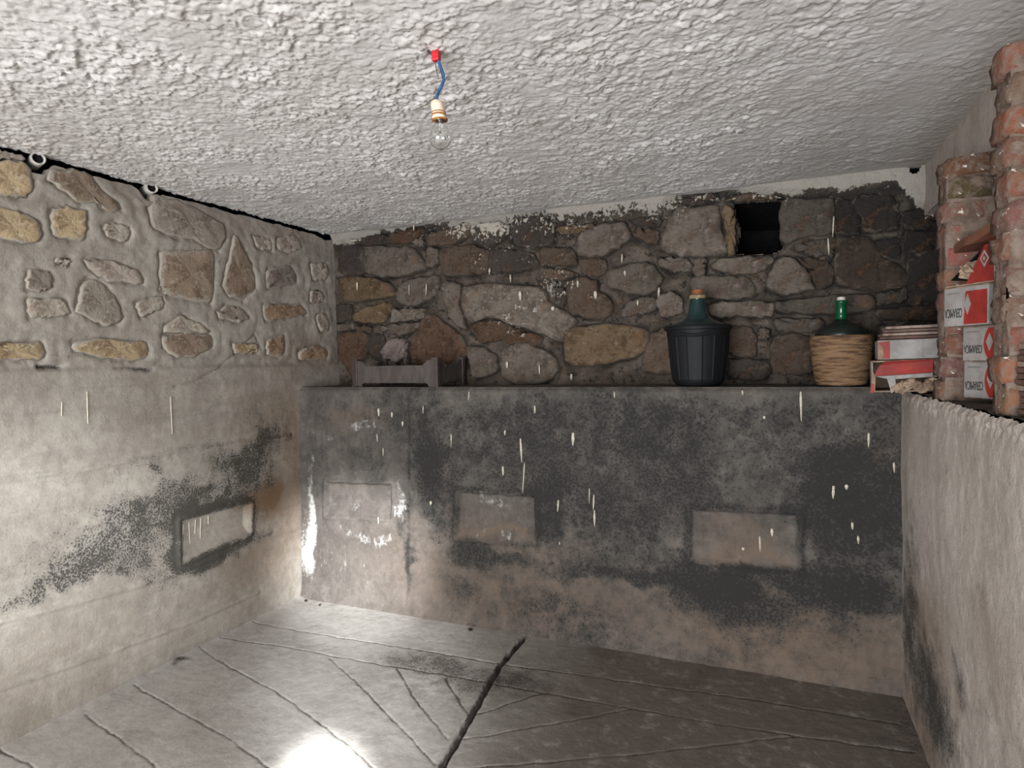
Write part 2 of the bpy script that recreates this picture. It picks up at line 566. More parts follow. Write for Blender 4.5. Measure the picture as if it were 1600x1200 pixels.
# ------------------------------------------------------------------ stones, traced course by course
GREY, OCH, BRN, DRK, PAL, RST, PNK, LGT = 'grey', 'ochre', 'brown', 'dark', 'pale', 'rust', 'pink', 'light'
PALETTE = {'grey': (94, 85, 76), 'ochre': (100, 82, 62), 'brown': (82, 68, 57), 'dark': (62, 55, 50), 'pale': (106, 96, 86),
           'rust': (82, 62, 48), 'pink': (112, 99, 95), 'light': (120, 110, 99)}
PAL_L = {'grey': (150, 140, 128), 'ochre': (182, 160, 128), 'brown': (144, 126, 109), 'dark': (136, 126, 116), 'pale': (174, 163, 149),
         'rust': (160, 134, 110), 'pink': (174, 161, 149), 'light': (174, 165, 153)}
LEFT_STONES = [
    (OCH, [(-30, 250), (0, 252), (40, 254), (46, 262), (50, 287), (47, 299), (39, 311), (10, 306), (-30, 300)]),
    (PNK, [(-30, 228), (0, 236), (34, 242), (38, 250), (-30, 247)]),
    (OCH, [(-30, 324), (0, 323), (34, 333), (62, 348), (65, 365), (56, 381), (34, 379), (0, 372), (-30, 368)]),
    (BRN, [(74, 264), (135, 267), (152, 288), (163, 301), (186, 320), (190, 329), (163, 329), (152, 317), (125, 316), (88, 291), (74, 284)]),
    (OCH, [(80, 327), (105, 323), (118, 328), (134, 328), (136, 358), (129, 372), (118, 376), (94, 372), (82, 362)]),
    (PAL, [(160, 353), (179, 348), (201, 355), (203, 365), (194, 380), (177, 374), (162, 363)]),
    (GREY, [(238, 306), (262, 309), (305, 325), (329, 339), (350, 351), (351, 376), (342, 392), (321, 384), (302, 371), (278, 373), (257, 365), (237, 352), (232, 324)]),
    (BRN, [(251, 395), (278, 392), (331, 392), (334, 429), (329, 475), (297, 469), (262, 464), (250, 453)]),
    (BRN, [(366, 368), (379, 387), (393, 413), (401, 451), (379, 469), (358, 464), (347, 445), (358, 405)]),
    (LGT, [(395, 368), (422, 376), (424, 392), (401, 387)]),
    (PNK, [(433, 371), (459, 368), (470, 387), (449, 395), (433, 387)]),
    (DRK, [(417, 421), (454, 416), (465, 440), (449, 446), (417, 451)]),
    (RST, [(411, 477), (443, 475), (470, 477), (478, 491), (443, 497), (414, 502)]),
    (GREY, [(339, 488), (355, 477), (379, 485), (390, 496), (374, 504), (342, 496)]),
    (PNK, [(486, 453), (502, 456), (505, 470), (486, 472)]),
    (PAL, [(494, 493), (510, 491), (513, 515), (500, 518)]),
    (BRN, [(254, 525), (283, 520), (329, 523), (331, 541), (305, 555), (275, 557), (257, 544)]),
    (PAL, [(259, 507), (283, 494), (315, 507), (329, 519), (256, 521)]),
    (OCH, [(363, 536), (401, 539), (401, 550), (369, 552)]),
    (RST, [(417, 531), (443, 523), (445, 547), (435, 557), (417, 552)]),
    (RST, [(467, 549), (497, 539), (513, 549), (510, 560), (470, 563)]),
    (LGT, [(486, 413), (510, 413), (510, 437), (489, 437)]),
    (DRK, [(44, 423), (77, 425), (81, 445), (75, 454), (42, 452)]),
    (GREY, [(119, 485), (125, 450), (139, 434), (161, 441), (180, 463), (191, 493), (183, 507), (156, 507), (136, 494)]),
    (OCH, [(-30, 537), (64, 535), (66, 560), (-30, 563)]),
    (OCH, [(114, 533), (165, 529), (229, 535), (235, 555), (211, 564), (165, 560), (117, 548)]),
    (PAL, [(42, 467), (99, 467), (110, 493), (46, 496)]),
    (PNK, [(132, 406), (183, 410), (220, 427), (224, 445), (165, 438), (139, 419)]),
    (PAL, [(211, 472), (253, 463), (253, 480), (220, 496)]),
    (PAL, [(88, 405), (108, 405), (106, 416), (90, 414)]),
]
BACK_STONES = [
    (DRK, [(530, 384), (544, 381), (565, 384), (568, 407), (565, 428), (547, 433), (530, 423)]),
    (GREY, [(568, 386), (610, 386), (645, 388), (666, 416), (663, 423), (631, 430), (600, 433), (570, 426)]),
    (RST, [(612, 365), (659, 356), (661, 367), (645, 379), (619, 381)]),
    (DRK, [(544, 377), (586, 367), (612, 368), (619, 380), (570, 384)]),
    (PAL, [(647, 377), (661, 370), (663, 384), (652, 386)]),
    (BRN, [(664, 366), (696, 360), (729, 347), (735, 365), (710, 381), (668, 385)]),
    (GREY, [(668, 388), (684, 388), (684, 412), (668, 419)]),
    (BRN, [(690, 388), (740, 384), (765, 392), (762, 426), (745, 428), (700, 432), (689, 425)]),
    (DRK, [(768, 392), (800, 390), (830, 395), (843, 418), (800, 424), (766, 427)]),
    (OCH, [(528, 435), (563, 432), (598, 437), (624, 458), (612, 463), (570, 470), (535, 470)]),
    (GREY, [(626, 442), (658, 433), (684, 432), (682, 461), (649, 479), (624, 475), (618, 462)]),
    (OCH, [(551, 493), (568, 482), (605, 472), (612, 482), (600, 503), (577, 506), (556, 503)]),
    (DRK, [(528, 477), (547, 477), (549, 498), (528, 505)]),
    (PAL, [(614, 484), (663, 482), (663, 498), (631, 504), (612, 503)]),
    (GREY, [(528, 507), (554, 504), (556, 514), (530, 517)]),
    (BRN, [(558, 508), (579, 510), (579, 519), (558, 518)]),
    (GREY, [(593, 510), (626, 506), (661, 503), (649, 517), (628, 524), (596, 517)]),
    (RST, [(530, 519), (575, 521), (575, 552), (568, 561), (556, 594), (533, 563)]),
    (DRK, [(578, 524), (600, 524), (600, 563), (579, 559)]),
    (PNK, [(596, 552), (604, 534), (615, 527), (632, 530), (637, 548), (630, 560), (618, 570), (602, 565)]),
    (PNK, [(636, 536), (640, 536), (638, 572), (634, 572)]),
    (RST, [(643, 526), (668, 489), (710, 516), (726, 533), (729, 559), (703, 573), (642, 568)]),
    (GREY, [(688, 446), (700, 438), (722, 446), (720, 480), (730, 512), (718, 512), (700, 490)]),
    (PAL, [(724, 450), (750, 444), (800, 444), (850, 448), (858, 470), (885, 490), (903, 503), (882, 518), (878, 536), (850, 524), (810, 510), (770, 496), (735, 505), (722, 485)]),
    (RST, [(735, 508), (770, 500), (810, 514), (848, 528), (840, 538), (810, 545), (785, 532), (755, 536), (742, 522)]),
    (GREY, [(783, 552), (796, 538), (821, 536), (860, 551), (873, 574), (855, 597), (803, 600), (783, 584)]),
    (GREY, [(728, 540), (752, 542), (775, 555), (778, 580), (742, 592), (734, 565)]),
    (BRN, [(850, 387), (891, 387), (902, 403), (899, 416), (847, 416), (845, 398)]),
    (OCH, [(872, 355), (900, 352), (928, 350), (928, 358), (895, 366), (872, 364)]),
    (GREY, [(900, 368), (941, 352), (977, 346), (985, 371), (966, 387), (941, 401), (906, 401)]),
    (BRN, [(888, 440), (907, 434), (932, 437), (935, 455), (953, 466), (958, 490), (945, 500), (920, 499), (892, 489), (887, 468)]),
    (DRK, [(862, 452), (881, 450), (885, 466), (880, 478)]),
    (GREY, [(949, 423), (983, 412), (1018, 412), (1035, 434), (1024, 456), (1005, 462), (972, 457), (949, 445)]),
    (GREY, [(970, 484), (991, 467), (1024, 464), (1026, 484), (977, 497)]),
    (PAL, [(1027, 461), (1054, 456), (1070, 473), (1065, 489), (1040, 497), (1027, 484)]),
    (OCH, [(884, 520), (905, 510), (950, 505), (1010, 512), (1015, 541), (995, 558), (930, 572), (885, 568), (882, 545)]),
    (BRN, [(1018, 522), (1037, 514), (1080, 512), (1080, 582), (1007, 582), (1005, 555)]),
    (BRN, [(988, 365), (999, 356), (1029, 360), (1029, 382), (1010, 379), (991, 371)]),
    (DRK, [(985, 345), (1030, 337), (1032, 354), (1000, 352)]),
    (PAL, [(1035, 371), (1052, 326), (1100, 322), (1124, 323), (1128, 360), (1136, 398), (1105, 401), (1065, 401), (1035, 390)]),
    (OCH, [(1128, 322), (1142, 321), (1151, 350), (1148, 394), (1138, 398), (1132, 360)]),
    (GREY, [(1031, 403), (1076, 404), (1082, 426), (1054, 426), (1032, 418)]),
    (GREY, [(1086, 407), (1104, 404), (1101, 431), (1084, 431)]),
    (PAL, [(1111, 414), (1129, 403), (1204, 401), (1207, 415), (1173, 430), (1119, 424)]),
    (GREY, [(1080, 434), (1112, 430), (1165, 433), (1181, 449), (1177, 466), (1104, 466), (1080, 456)]),
    (PAL, [(1112, 472), (1205, 472), (1207, 495), (1163, 496), (1112, 495)]),
    (PAL, [(1211, 472), (1272, 464), (1320, 461), (1362, 461), (1366, 482), (1335, 490), (1270, 491), (1215, 487)]),
    (PAL, [(1200, 428), (1215, 403), (1236, 401), (1262, 424), (1272, 452), (1223, 461), (1196, 449)]),
    (BRN, [(1242, 402), (1290, 406), (1302, 425), (1298, 446), (1276, 453), (1266, 424)]),
    (GREY, [(1222, 313), (1262, 310), (1302, 310), (1302, 362), (1245, 372), (1230, 383), (1219, 373)]),
    (GREY, [(1237, 385), (1290, 374), (1297, 400), (1275, 402), (1250, 394)]),
    (BRN, [(1130, 316), (1145, 305), (1190, 305), (1222, 309), (1221, 312), (1148, 315)]),
    (DRK, [(1332, 309), (1397, 304), (1404, 356), (1348, 362), (1345, 335), (1332, 329)]),
    (DRK, [(1408, 331), (1446, 327), (1480, 335), (1480, 352), (1417, 358)]),
    (DRK, [(1306, 311), (1328, 311), (1341, 338), (1344, 364), (1307, 364)]),
    (BRN, [(1307, 372), (1359, 371), (1377, 403), (1415, 416), (1415, 448), (1366, 455), (1307, 442)]),
    (DRK, [(1366, 377), (1405, 372), (1405, 402), (1380, 402)]),
    (DRK, [(1416, 364), (1480, 360), (1478, 389), (1416, 394)]),
    (DRK, [(1420, 398), (1480, 394), (1478, 475), (1424, 475), (1418, 452)]),
    (GREY, [(1370, 460), (1415, 450), (1415, 470), (1388, 476), (1370, 475)]),
    (BRN, [(1368, 483), (1424, 479), (1470, 480), (1470, 500), (1377, 500)]),
    (BRN, [(1138, 512), (1177, 512), (1182, 556), (1150, 556), (1138, 549)]),
    (GREY, [(1184, 514), (1204, 514), (1200, 530), (1186, 530)]),
    (GREY, [(1209, 499), (1284, 499), (1284, 518), (1215, 518)]),
    (BRN, [(1207, 526), (1265, 526), (1269, 583), (1207, 583)]),
    (DRK, [(1375, 508), (1470, 504), (1470, 560), (1380, 556)]),
    (DRK, [(1140, 562), (1200, 562), (1200, 592), (1140, 592)]),
    (DRK, [(738, 352), (786, 346), (797, 362), (770, 384), (738, 380)]),
    (DRK, [(797, 345), (838, 338), (866, 347), (866, 380), (830, 388), (802, 380)]),
    (DRK, [(1045, 319), (1078, 311), (1118, 303), (1124, 314), (1085, 320)]),
    (BRN, [(907, 407), (944, 405), (948, 428), (934, 433), (910, 428)]),
    (GREY, [(1290, 404), (1304, 402), (1304, 366), (1292, 372)]),
    (BRN, [(882, 420), (904, 430), (880, 438), (852, 436), (850, 420)]),
]
LIME_EDGE = [(500, 372), (530, 385), (560, 380), (590, 364), (640, 356), (690, 349), (735, 345), (760, 354), (800, 340), (840, 332), (880, 340),
             (910, 333), (950, 325), (1000, 317), (1050, 315), (1085, 301), (1120, 297), (1160, 302), (1200, 308), (1250, 306), (1285, 298),
             (1320, 300), (1360, 292), (1400, 285), (1418, 300), (1432, 325), (1447, 336), (1500, 330)]
LIME_UV = sorted(uv_back(*p) for p in LIME_EDGE)
LIME_U = np.array([p[0] for p in LIME_UV]); LIME_V = np.array([p[1] for p in LIME_UV])


def lime_density(u, v):
    """limewash carried down from the ceiling onto the top of the back wall, splashes thinning out below"""
    e = np.interp(u, LIME_U, LIME_V)
    d = v - e + 0.03 * fbm(u, v, 14, 3, 71)
    s = 1.45 * sstep(-0.02, 0.035, d)
    fall = np.exp(np.minimum(d, 0) / 0.16) * (0.72 + 0.3 * perlin(u * 2.3, v * 2.3, 9))
    fall = 1.5 * fall * (0.45 + 0.65 * np.exp(-((u + 1.25) / 0.8) ** 2))
    far = 0.64 * np.exp(-((u + 1.35) / 0.85) ** 2) * sstep(ZT - 0.05, ZT + 0.5, v) * (0.6 + 0.9 * perlin(u * 3, v * 3, 19)) + 0.05
    return np.maximum(s, np.maximum(fall, far))


def edge_smooth(poly, n, rnd, amp):
    P = [Vector(p) for p in poly]
    k = len(P)
    dense = []
    for i in range(k):
        p0, p1, p2, p3 = P[i - 1], P[i], P[(i + 1) % k], P[(i + 2) % k]
        for j in range(8):
            t = j / 8
            cr = 0.5 * ((2 * p1) + (p2 - p0) * t + (2 * p0 - 5 * p1 + 4 * p2 - p3) * t * t + (3 * p1 - p0 - 3 * p2 + p3) * t ** 3)
            dense.append(cr.lerp(p1.lerp(p2, t), 0.5))
    L = [0.0]
    for a, b in zip(dense, dense[1:] + dense[:1]):
        L.append(L[-1] + (b - a).length)
    out = []
    j = 0
    for i in range(n):
        s = L[-1] * i / n
        while L[j + 1] < s: j += 1
        a, b = dense[j], dense[(j + 1) % len(dense)]
        t = (s - L[j]) / max(1e-9, L[j + 1] - L[j])
        q = a.lerp(b, t)
        out.append(q + Vector((rnd.uniform(-amp, amp), rnd.uniform(-amp, amp))))
    return out


def build_stone(parent, poly, world, col, proud, rough, seed, mat, paint=None, grow=1.0):
    rnd = random.Random(seed)
    pts = edge_smooth(poly, 30, rnd, rough)
    cen = sum(pts, Vector((0, 0))) / len(pts)
    rings = [(1.02 * grow, -0.035), (1.0 * grow, 0.2 * proud), (0.94 * grow, 0.78 * proud), (0.82 * grow, proud), (0.6, proud), (0.33, proud)]
    tilt = (rnd.uniform(-.05, .05), rnd.uniform(-.05, .05))
    V2, H, E = [], [], []
    for k, (s, h) in enumerate(rings):
        for p in pts:
            q = cen + (p - cen) * s
            V2.append(q); H.append(h); E.append((1.0, 1.0, 0.75, 0.35, 0.05, 0.0)[k])
    V2.append(cen); H.append(proud); E.append(0.0)
    u = np.array([q.x for q in V2]); v = np.array([q.y for q in V2]); H = np.array(H)
    nz = (fbm(u, v, 11, 4, seed) * 0.022 + fbm(u, v, 40, 2, seed + 5) * 0.006) * (1.0 if paint else 0.4)
    H = H + np.where(H > 0, nz + (u - cen.x) * tilt[0] + (v - cen.y) * tilt[1], 0)
    co = world(u, v, H)
    c0 = world(np.array([cen.x]), np.array([cen.y]), np.array([0.0]))[0]
    n = len(pts)
    faces = []
    for k in range(len(rings) - 1):
        for i in range(n):
            a, b = k * n + i, k * n + (i + 1) % n
            faces.append((a, b, b + n, a + n))
    top = (len(rings) - 1) * n
    for i in range(n):
        faces.append((top + i, top + (i + 1) % n, len(V2) - 1))
    me = bpy.data.meshes.new('stone')
    me.from_pydata([tuple(c - c0) for c in co], [], faces)
    bm = bmesh.new(); bm.from_mesh(me); bmesh.ops.recalc_face_normals(bm, faces=bm.faces); bm.to_mesh(me); bm.free()
    for p in me.polygons: p.use_smooth = True
    jit = rnd.uniform(0.88, 1.12)
    if paint: jit *= 1 - 0.58 * float(sstep(-0.15, 0.4, cen.x))      # right-corner stones darkened: soot, and shade put into their colour
    r, g, b = (x * jit for x in lin(col))
    at = me.color_attributes.new('col', 'FLOAT_COLOR', 'POINT')
    at.data.foreach_set('color', np.stack([np.full(len(E), r), np.full(len(E), g), np.full(len(E), b), np.array(E)], 1).astype(np.float32).ravel())
    pa = me.attributes.new('paint', 'FLOAT', 'POINT')
    pa.data.foreach_set('value', (paint(u, v) if paint else np.zeros(len(E))).astype(np.float32))
    return new_obj('stone', me, mat, parent, Vector(c0))


W_LEFT = lambda u, v, h: np.stack([XL + h, u, v], 1)
W_BACK = lambda u, v, h: np.stack([u, YB - h, v], 1)
W_PLINTH = lambda u, v, h: np.stack([u, YP - h + 0.02 * (1.35 - v) * -1.0, v], 1)
W_RIGHT = lambda u, v, h: np.stack([XR - h, u, v], 1)
W_FLOOR = lambda u, v, h: np.stack([u, v, h], 1)
W_CEIL = lambda u, v, h: np.stack([u, v, ZC - h], 1)

# ------------------------------------------------------------------ left wall
L_STONES = [(c, [uv_left(*p) for p in poly]) for c, poly in LEFT_STONES]
ZSPLIT = uv_left(250, 575)[1]
L_SEAMS = [[uv_left(*p) for p in l] for l in (
    [(-40, 757), (0, 750), (150, 730), (270, 705), (380, 690), (450, 680)],
    [(-40, 985), (0, 970), (100, 946), (250, 905), (300, 885), (420, 832)],
    [(-40, 1085), (0, 1075), (150, 1025), (300, 970), (400, 925)])]
L_CRACK = [uv_left(*p) for p in [(270, 604), (300, 596), (340, 575), (370, 550), (398, 522), (408, 545)]]
L_GAP = [uv_left(*p) for p in [(60, 573), (100, 574), (150, 577), (200, 576), (238, 577)]]
L_PATCH = [uv_left(*p) for p in [(280, 814), (387, 788), (386, 832), (281, 880)]]
L_MOLD = [(245, 820, 120, 90, .55), (150, 860, 140, 60, .50), (380, 720, 70, 80, .35), (200, 760, 160, 70, .22), (330, 790, 60, 22, .8), (340, 860, 70, 22, .9), (400, 740, 40, 50, .75), (415, 690, 30, 26, .6),
          (100, 900, 110, 32, .5), (20, 950, 60, 22, .55), (300, 880, 40, 40, .5), (230, 790, 60, 40, .4), (360, 720, 40, 30, .4), (405, 640, 35, 60, .40),
          (270, 940, 90, 30, .22), (180, 980, 160, 40, .15), (330, 640, 120, 30, .14), (150, 625, 120, 22, .10), (480, 590, 40, 30, .45), (430, 840, 30, 30, .5), (150, 575, 90, 4, .75)]
L_WHITE = [(330, 830, 40, 24, .45), (120, 700, 110, 60, .28), (90, 860, 60, 40, .2), (180, 640, 100, 60, .15)]
L_BROWN = [(470, 760, 60, 90, .55), (410, 780, 30, 25, .8), (430, 650, 60, 60, .45), (60, 1060, 160, 80, .25), (400, 880, 60, 50, .45), (480, 560, 60, 30, .4), (280, 300, 300, 60, .15)]


def left_h(u, v):
    stony = sstep(ZSPLIT - 0.012, ZSPLIT + 0.02, v)
    h = 0.006 * fbm(u, v, 2.2, 3, 1) + 0.0025 * fbm(u, v, 16, 3, 2)
    h = h + (1 - stony) * 0.016
    for i, s in enumerate(L_SEAMS):
        d = seg_dist(u, v, s)
        h = h + 0.007 * np.exp(-(d / 0.010) ** 2) * (0.7 + fbm(u, v, 9, 2, 5)) - 0.004 * np.exp(-((d - .02) / 0.012) ** 2)
    h = h - 0.006 * np.exp(-(seg_dist(u, v, L_CRACK) / 0.006) ** 2)
    h = h - 0.022 * np.exp(-(seg_dist(u, v + 0.01 * fbm(u, v, 12, 2, 6), L_GAP) / 0.010) ** 2) * sstep(-0.25, 0.15, perlin(u * 9, v * 9, 7))
    dmin = np.full(np.shape(u), 9.0)
    sel = v > ZSPLIT - 0.1
    for c, poly in L_STONES:
        p = np.array(poly)
        k = sel & (u > p[:, 0].min() - .09) & (u < p[:, 0].max() + .09) & (v > p[:, 1].min() - .09) & (v < p[:, 1].max() + .09)
        if k.any():
            dmin[k] = np.minimum(dmin[k], poly_sdf(u[k], v[k], poly))
    d = dmin + 0.012 * fbm(u, v, 22, 3, 8)
    h = h + stony * (0.005 * np.exp(-((d - 0.035) / 0.03) ** 2) - 0.008 * np.exp(-(d / 0.009) ** 2) + 0.006 * fbm(u, v, 9, 3, 12))
    h = np.where(d < -0.012, h - 0.03, h)
    # bricked-up opening, plastered flush a little behind the wall face, with a sloping sill
    d = poly_sdf(u, v, L_PATCH) + 0.006 * fbm(u, v, 14, 3, 22)
    sill = sstep(0, 0.05, seg_dist(u, v, [L_PATCH[3], L_PATCH[2]]))
    h = h - 0.04 * sstep(0.004, -0.008, d) * (0.25 + 0.75 * sill) + 0.010 * np.exp(-((d - .015) / .012) ** 2)
    return h


def left_mask(u, v, h):
    r = 0.85 * blobs(u, v, L_MOLD, uv_left, 0.2) + 0.10 * fbm(u, v, 4, 5, 62, 0.65)
    d = poly_sdf(u, v, L_PATCH)
    r = r * (1 - 0.95 * sstep(0.012, -0.012, d)) + 0.75 * np.exp(-((d - 0.03) / 0.028) ** 2)
    for s in L_SEAMS:
        r = r + 0.22 * np.exp(-(seg_dist(u, v, s) / 0.008) ** 2) * (0.6 + 1.6 * perlin(u * 5, v * 5, 4))
    r = r + 0.8 * np.exp(-(seg_dist(u, v, L_CRACK) / 0.006) ** 2)
    r = r + 0.10 * sstep(0.2, .6, fbm(u, v, 4, 3, 33))
    r = r + 1.2 * np.exp(-(seg_dist(u, v + 0.01 * fbm(u, v, 12, 2, 6), L_GAP) / 0.010) ** 2) * sstep(-0.25, 0.15, perlin(u * 9, v * 9, 7))
    g = blobs(u, v, L_WHITE, uv_left, 0.06)
    g = g + 0.25 * sstep(0.012, -0.012, d)
    return m4(r, g, blobs(u, v, L_BROWN, uv_left, 0.1), u)


PIPES = [pt(60, 247, 0, XL + 0.02), pt(238, 293, 0, XL + 0.02)]


def left_edge(u, v):
    """ragged top just under the ceiling"""
    t = sstep(ZC - 0.12, ZC - 0.035, v)
    return u, v - t * (0.014 + 0.016 * (fbm(u, v * 0, 8, 3, 77)) + 0.050 * np.exp(-((u - PIPES[0].y) / .05) ** 4) + 0.050 * np.exp(-((u - PIPES[1].y) / .05) ** 4) + 0.02 * np.exp(-((u - 3.47) / .06) ** 2))


wall_left = struct(grid_obj('wall_left', np.arange(0.9, YB + 0.004, 0.0075), np.append(np.arange(-0.01, ZC - 0.021, 0.0075), ZC - 0.019), W_LEFT, left_h, left_mask, M['left'], edgefun=left_edge))
for i, (c, poly) in enumerate(L_STONES):
    build_stone(wall_left, poly, W_LEFT, PAL_L[c], 0.008, 0.008, 100 + i, M['stone_left'])

# ------------------------------------------------------------------ back wall with the two holes
NICHE = [uv_back(*p) for p in [(1147, 316), (1221, 313), (1219, 372), (1224, 389), (1206, 397), (1150, 397), (1158, 360), (1150, 338)]]
SMALLHOLE = [uv_back(*p) for p in [(1417, 263), (1422, 252), (1426, 240), (1429, 240), (1432, 252), (1437, 262), (1434, 270), (1427, 275), (1420, 271)]]
B_STONES = [(c, [uv_back(*p) for p in poly]) for c, poly in BACK_STONES]


def back_h(u, v):
    dmin = np.full(np.shape(u), 9.0)
    for c, poly in B_STONES:
        p = np.array(poly)
        k = (u > p[:, 0].min() - .08) & (u < p[:, 0].max() + .08) & (v > p[:, 1].min() - .08) & (v < p[:, 1].max() + .08)
        if k.any():
            dmin[k] = np.minimum(dmin[k], poly_sdf(u[k], v[k], poly))
    h = -0.016 + 0.016 * fbm(u, v, 10, 4, 41) + 0.022 * sstep(0.012, 0.05, dmin) - 0.02 * np.exp(-(dmin / 0.010) ** 2) * (0.6 + fbm(u, v, 6, 2, 3))
    h = np.where(dmin < -0.015, h - 0.02, h)
    e = np.interp(u, LIME_U, LIME_V)
    h = h + 0.02 * sstep(-0.01, 0.06, v - e)
    return h


def back_mask(u, v, h):
    r = np.clip(sstep(-0.012, -0.034, h) + 0.45 * sstep(0.0, 1.0, u) , 0, 1)  # mortar darker to the right, partly shade put into its colour
    e = np.interp(u, LIME_U, LIME_V)
    r = r + 0.7 * np.exp(-((v - e + 0.02) / 0.03) ** 2)
    return m4(np.clip(r, 0, 1), lime_density(u, v), 0, u)


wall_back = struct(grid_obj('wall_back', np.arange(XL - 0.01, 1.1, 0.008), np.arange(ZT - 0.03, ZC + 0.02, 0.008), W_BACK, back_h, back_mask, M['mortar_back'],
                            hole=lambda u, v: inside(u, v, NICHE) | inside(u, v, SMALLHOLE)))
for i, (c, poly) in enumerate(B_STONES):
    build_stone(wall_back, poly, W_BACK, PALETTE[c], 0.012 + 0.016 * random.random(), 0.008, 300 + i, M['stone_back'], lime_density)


def pocket(name, poly, depth, mat, parent, grow):
    """the lining of a hole that goes back into the wall"""
    cen = sum((Vector(p) for p in poly), Vector((0, 0))) / len(poly)
    bm = bmesh.new()
    rings = []
    for k, (s, d) in enumerate(((grow, 0.0), (grow * 1.02, depth * .5), (grow * .9, depth))):
        rings.append([bm.verts.new((cen.x + (p[0] - cen.x) * s, YB + d, cen.y + (p[1] - cen.y) * s)) for p in poly])
    n = len(poly)
    for a, b in zip(rings[:-1], rings[1:]):
        for i in range(n):
            bm.faces.new((a[i], a[(i + 1) % n], b[(i + 1) % n], b[i]))
    bm.faces.new(rings[-1])
    return from_bm(name, bm, mat, parent)


pocket('niche_lining', NICHE, 0.8, M['pit'], wall_back, 1.06)
pocket('hole_lining', SMALLHOLE, 0.3, M['pit'], wall_back, 1.15)

# ------------------------------------------------------------------ concrete plinth (old vat) along the back wall
P_SEAMS = [[uv_plinth(*p) for p in l] for l in (
    [(470, 655), (637, 667), (850, 680), (1100, 686), (1356, 697), (1415, 700)],
    [(637, 832), (760, 846), (900, 868), (1060, 884), (1250, 905), (1412, 925)])]
P_PATCHES = [([(512, 754), (613, 757), (613, 808), (512, 804)], 0.035), ([(718, 768), (836, 776), (838, 845), (716, 838)], 0.022), ([(1081, 796), (1246, 803), (1246, 884), (1080, 873)], 0.016)]
P_PATCHES = [([uv_plinth(*p) for p in q], d) for q, d in P_PATCHES]
P_POST = [uv_plinth(*p) for p in [(638, 610), (640, 780), (638, 940)]]
P_MOLD = [(950, 720, 420, 110, .62), (1330, 800, 110, 130, .95), (950, 830, 130, 55, .45), (1100, 640, 300, 40, .35), (780, 700, 200, 60, .15), (1400, 640, 40, 60, .5),
          (560, 720, 60, 40, .35), (490, 690, 30, 90, .5), (700, 640, 150, 40, .28), (560, 640, 80, 40, .3), (880, 960, 90, 40, .62), (735, 930, 40, 40, .5),
          (1120, 930, 90, 40, .7), (1330, 930, 100, 40, .62), (1000, 1000, 200, 26, .35), (680, 760, 30, 80, .5), (760, 870, 70, 18, .6), (1000, 900, 130, 14, .6), (1150, 890, 130, 16, .7),
          (640, 860, 6, 80, .6), (850, 790, 30, 50, .5), (1200, 960, 120, 60, .3), (1050, 720, 60, 90, .2), (660, 700, 25, 120, .25)]
P_WHITE = [(580, 668, 45, 14, .85), (510, 680, 22, 10, .8), (490, 810, 8, 100, 1.35), (478, 850, 9, 70, 0.9), (626, 790, 9, 40, 1.0), (590, 842, 40, 14, .8), (540, 830, 30, 10, .5),
           (560, 790, 50, 24, .5), (520, 880, 60, 40, .55), (600, 890, 40, 40, .4), (770, 790, 45, 14, .35), (780, 660, 120, 26, .28), (900, 660, 60, 24, .25), (640, 760, 140, 100, .12), (775, 834, 55, 8, .75), (1165, 868, 75, 7, .45), (770, 778, 50, 12, .5)]
P_BROWN = [(760, 900, 200, 90, .5), (1250, 990, 220, 90, .75), (780, 828, 55, 8, .8), (1160, 866, 80, 14, .7), (1160, 830, 70, 30, .5), (980, 960, 250, 60, .3), (560, 650, 60, 20, .4), (700, 1000, 100, 40, .3), (1390, 720, 30, 30, .7)]


def plinth_h(u, v):
    h = 0.006 * fbm(u, v, 2.0, 3, 51) + 0.003 * fbm(u, v, 14, 3, 52)
    dark = sstep(-1.2, 0.3, u) * sstep(0.25, 0.5, v)
    h = h + dark * 0.004 * fbm(u, v, 26, 3, 60)
    for s in P_SEAMS:
        d = seg_dist(u, v, s)
        h = h + 0.006 * np.exp(-(d / 0.010) ** 2) * (0.6 + fbm(u, v, 7, 2, 53))
    h = h - 0.006 * np.exp(-(seg_dist(u, v, P_POST) / 0.012) ** 2)
    for q, dep in P_PATCHES:
        d = poly_sdf(u, v, q) + 0.006 * fbm(u, v, 16, 3, 54)
        sill = sstep(0.0, 0.07, seg_dist(u, v, [q[3], q[2]]))
        h = h - dep * sstep(0.004, -0.010, d) * (0.2 + 0.8 * sill) + 0.008 * np.exp(-((d - .014) / .012) ** 2)
    h = h + 0.006 * np.exp(-(np.hypot((u - P_PATCHES[0][0][1][0] - .02) / 1.0, (v - P_PATCHES[0][0][2][1] - .08)) - .14) ** 2 / 0.0008)
    e = sstep(ZT - 0.03, ZT, v)                      # worn, rounded arris at the top
    h = h - e * e * (0.022 + 0.02 * fbm(u, v * 0, 10, 3, 58))
    h = h + 0.03 * np.exp(-v / 0.05)                 # fillet of mortar at the floor
    return h


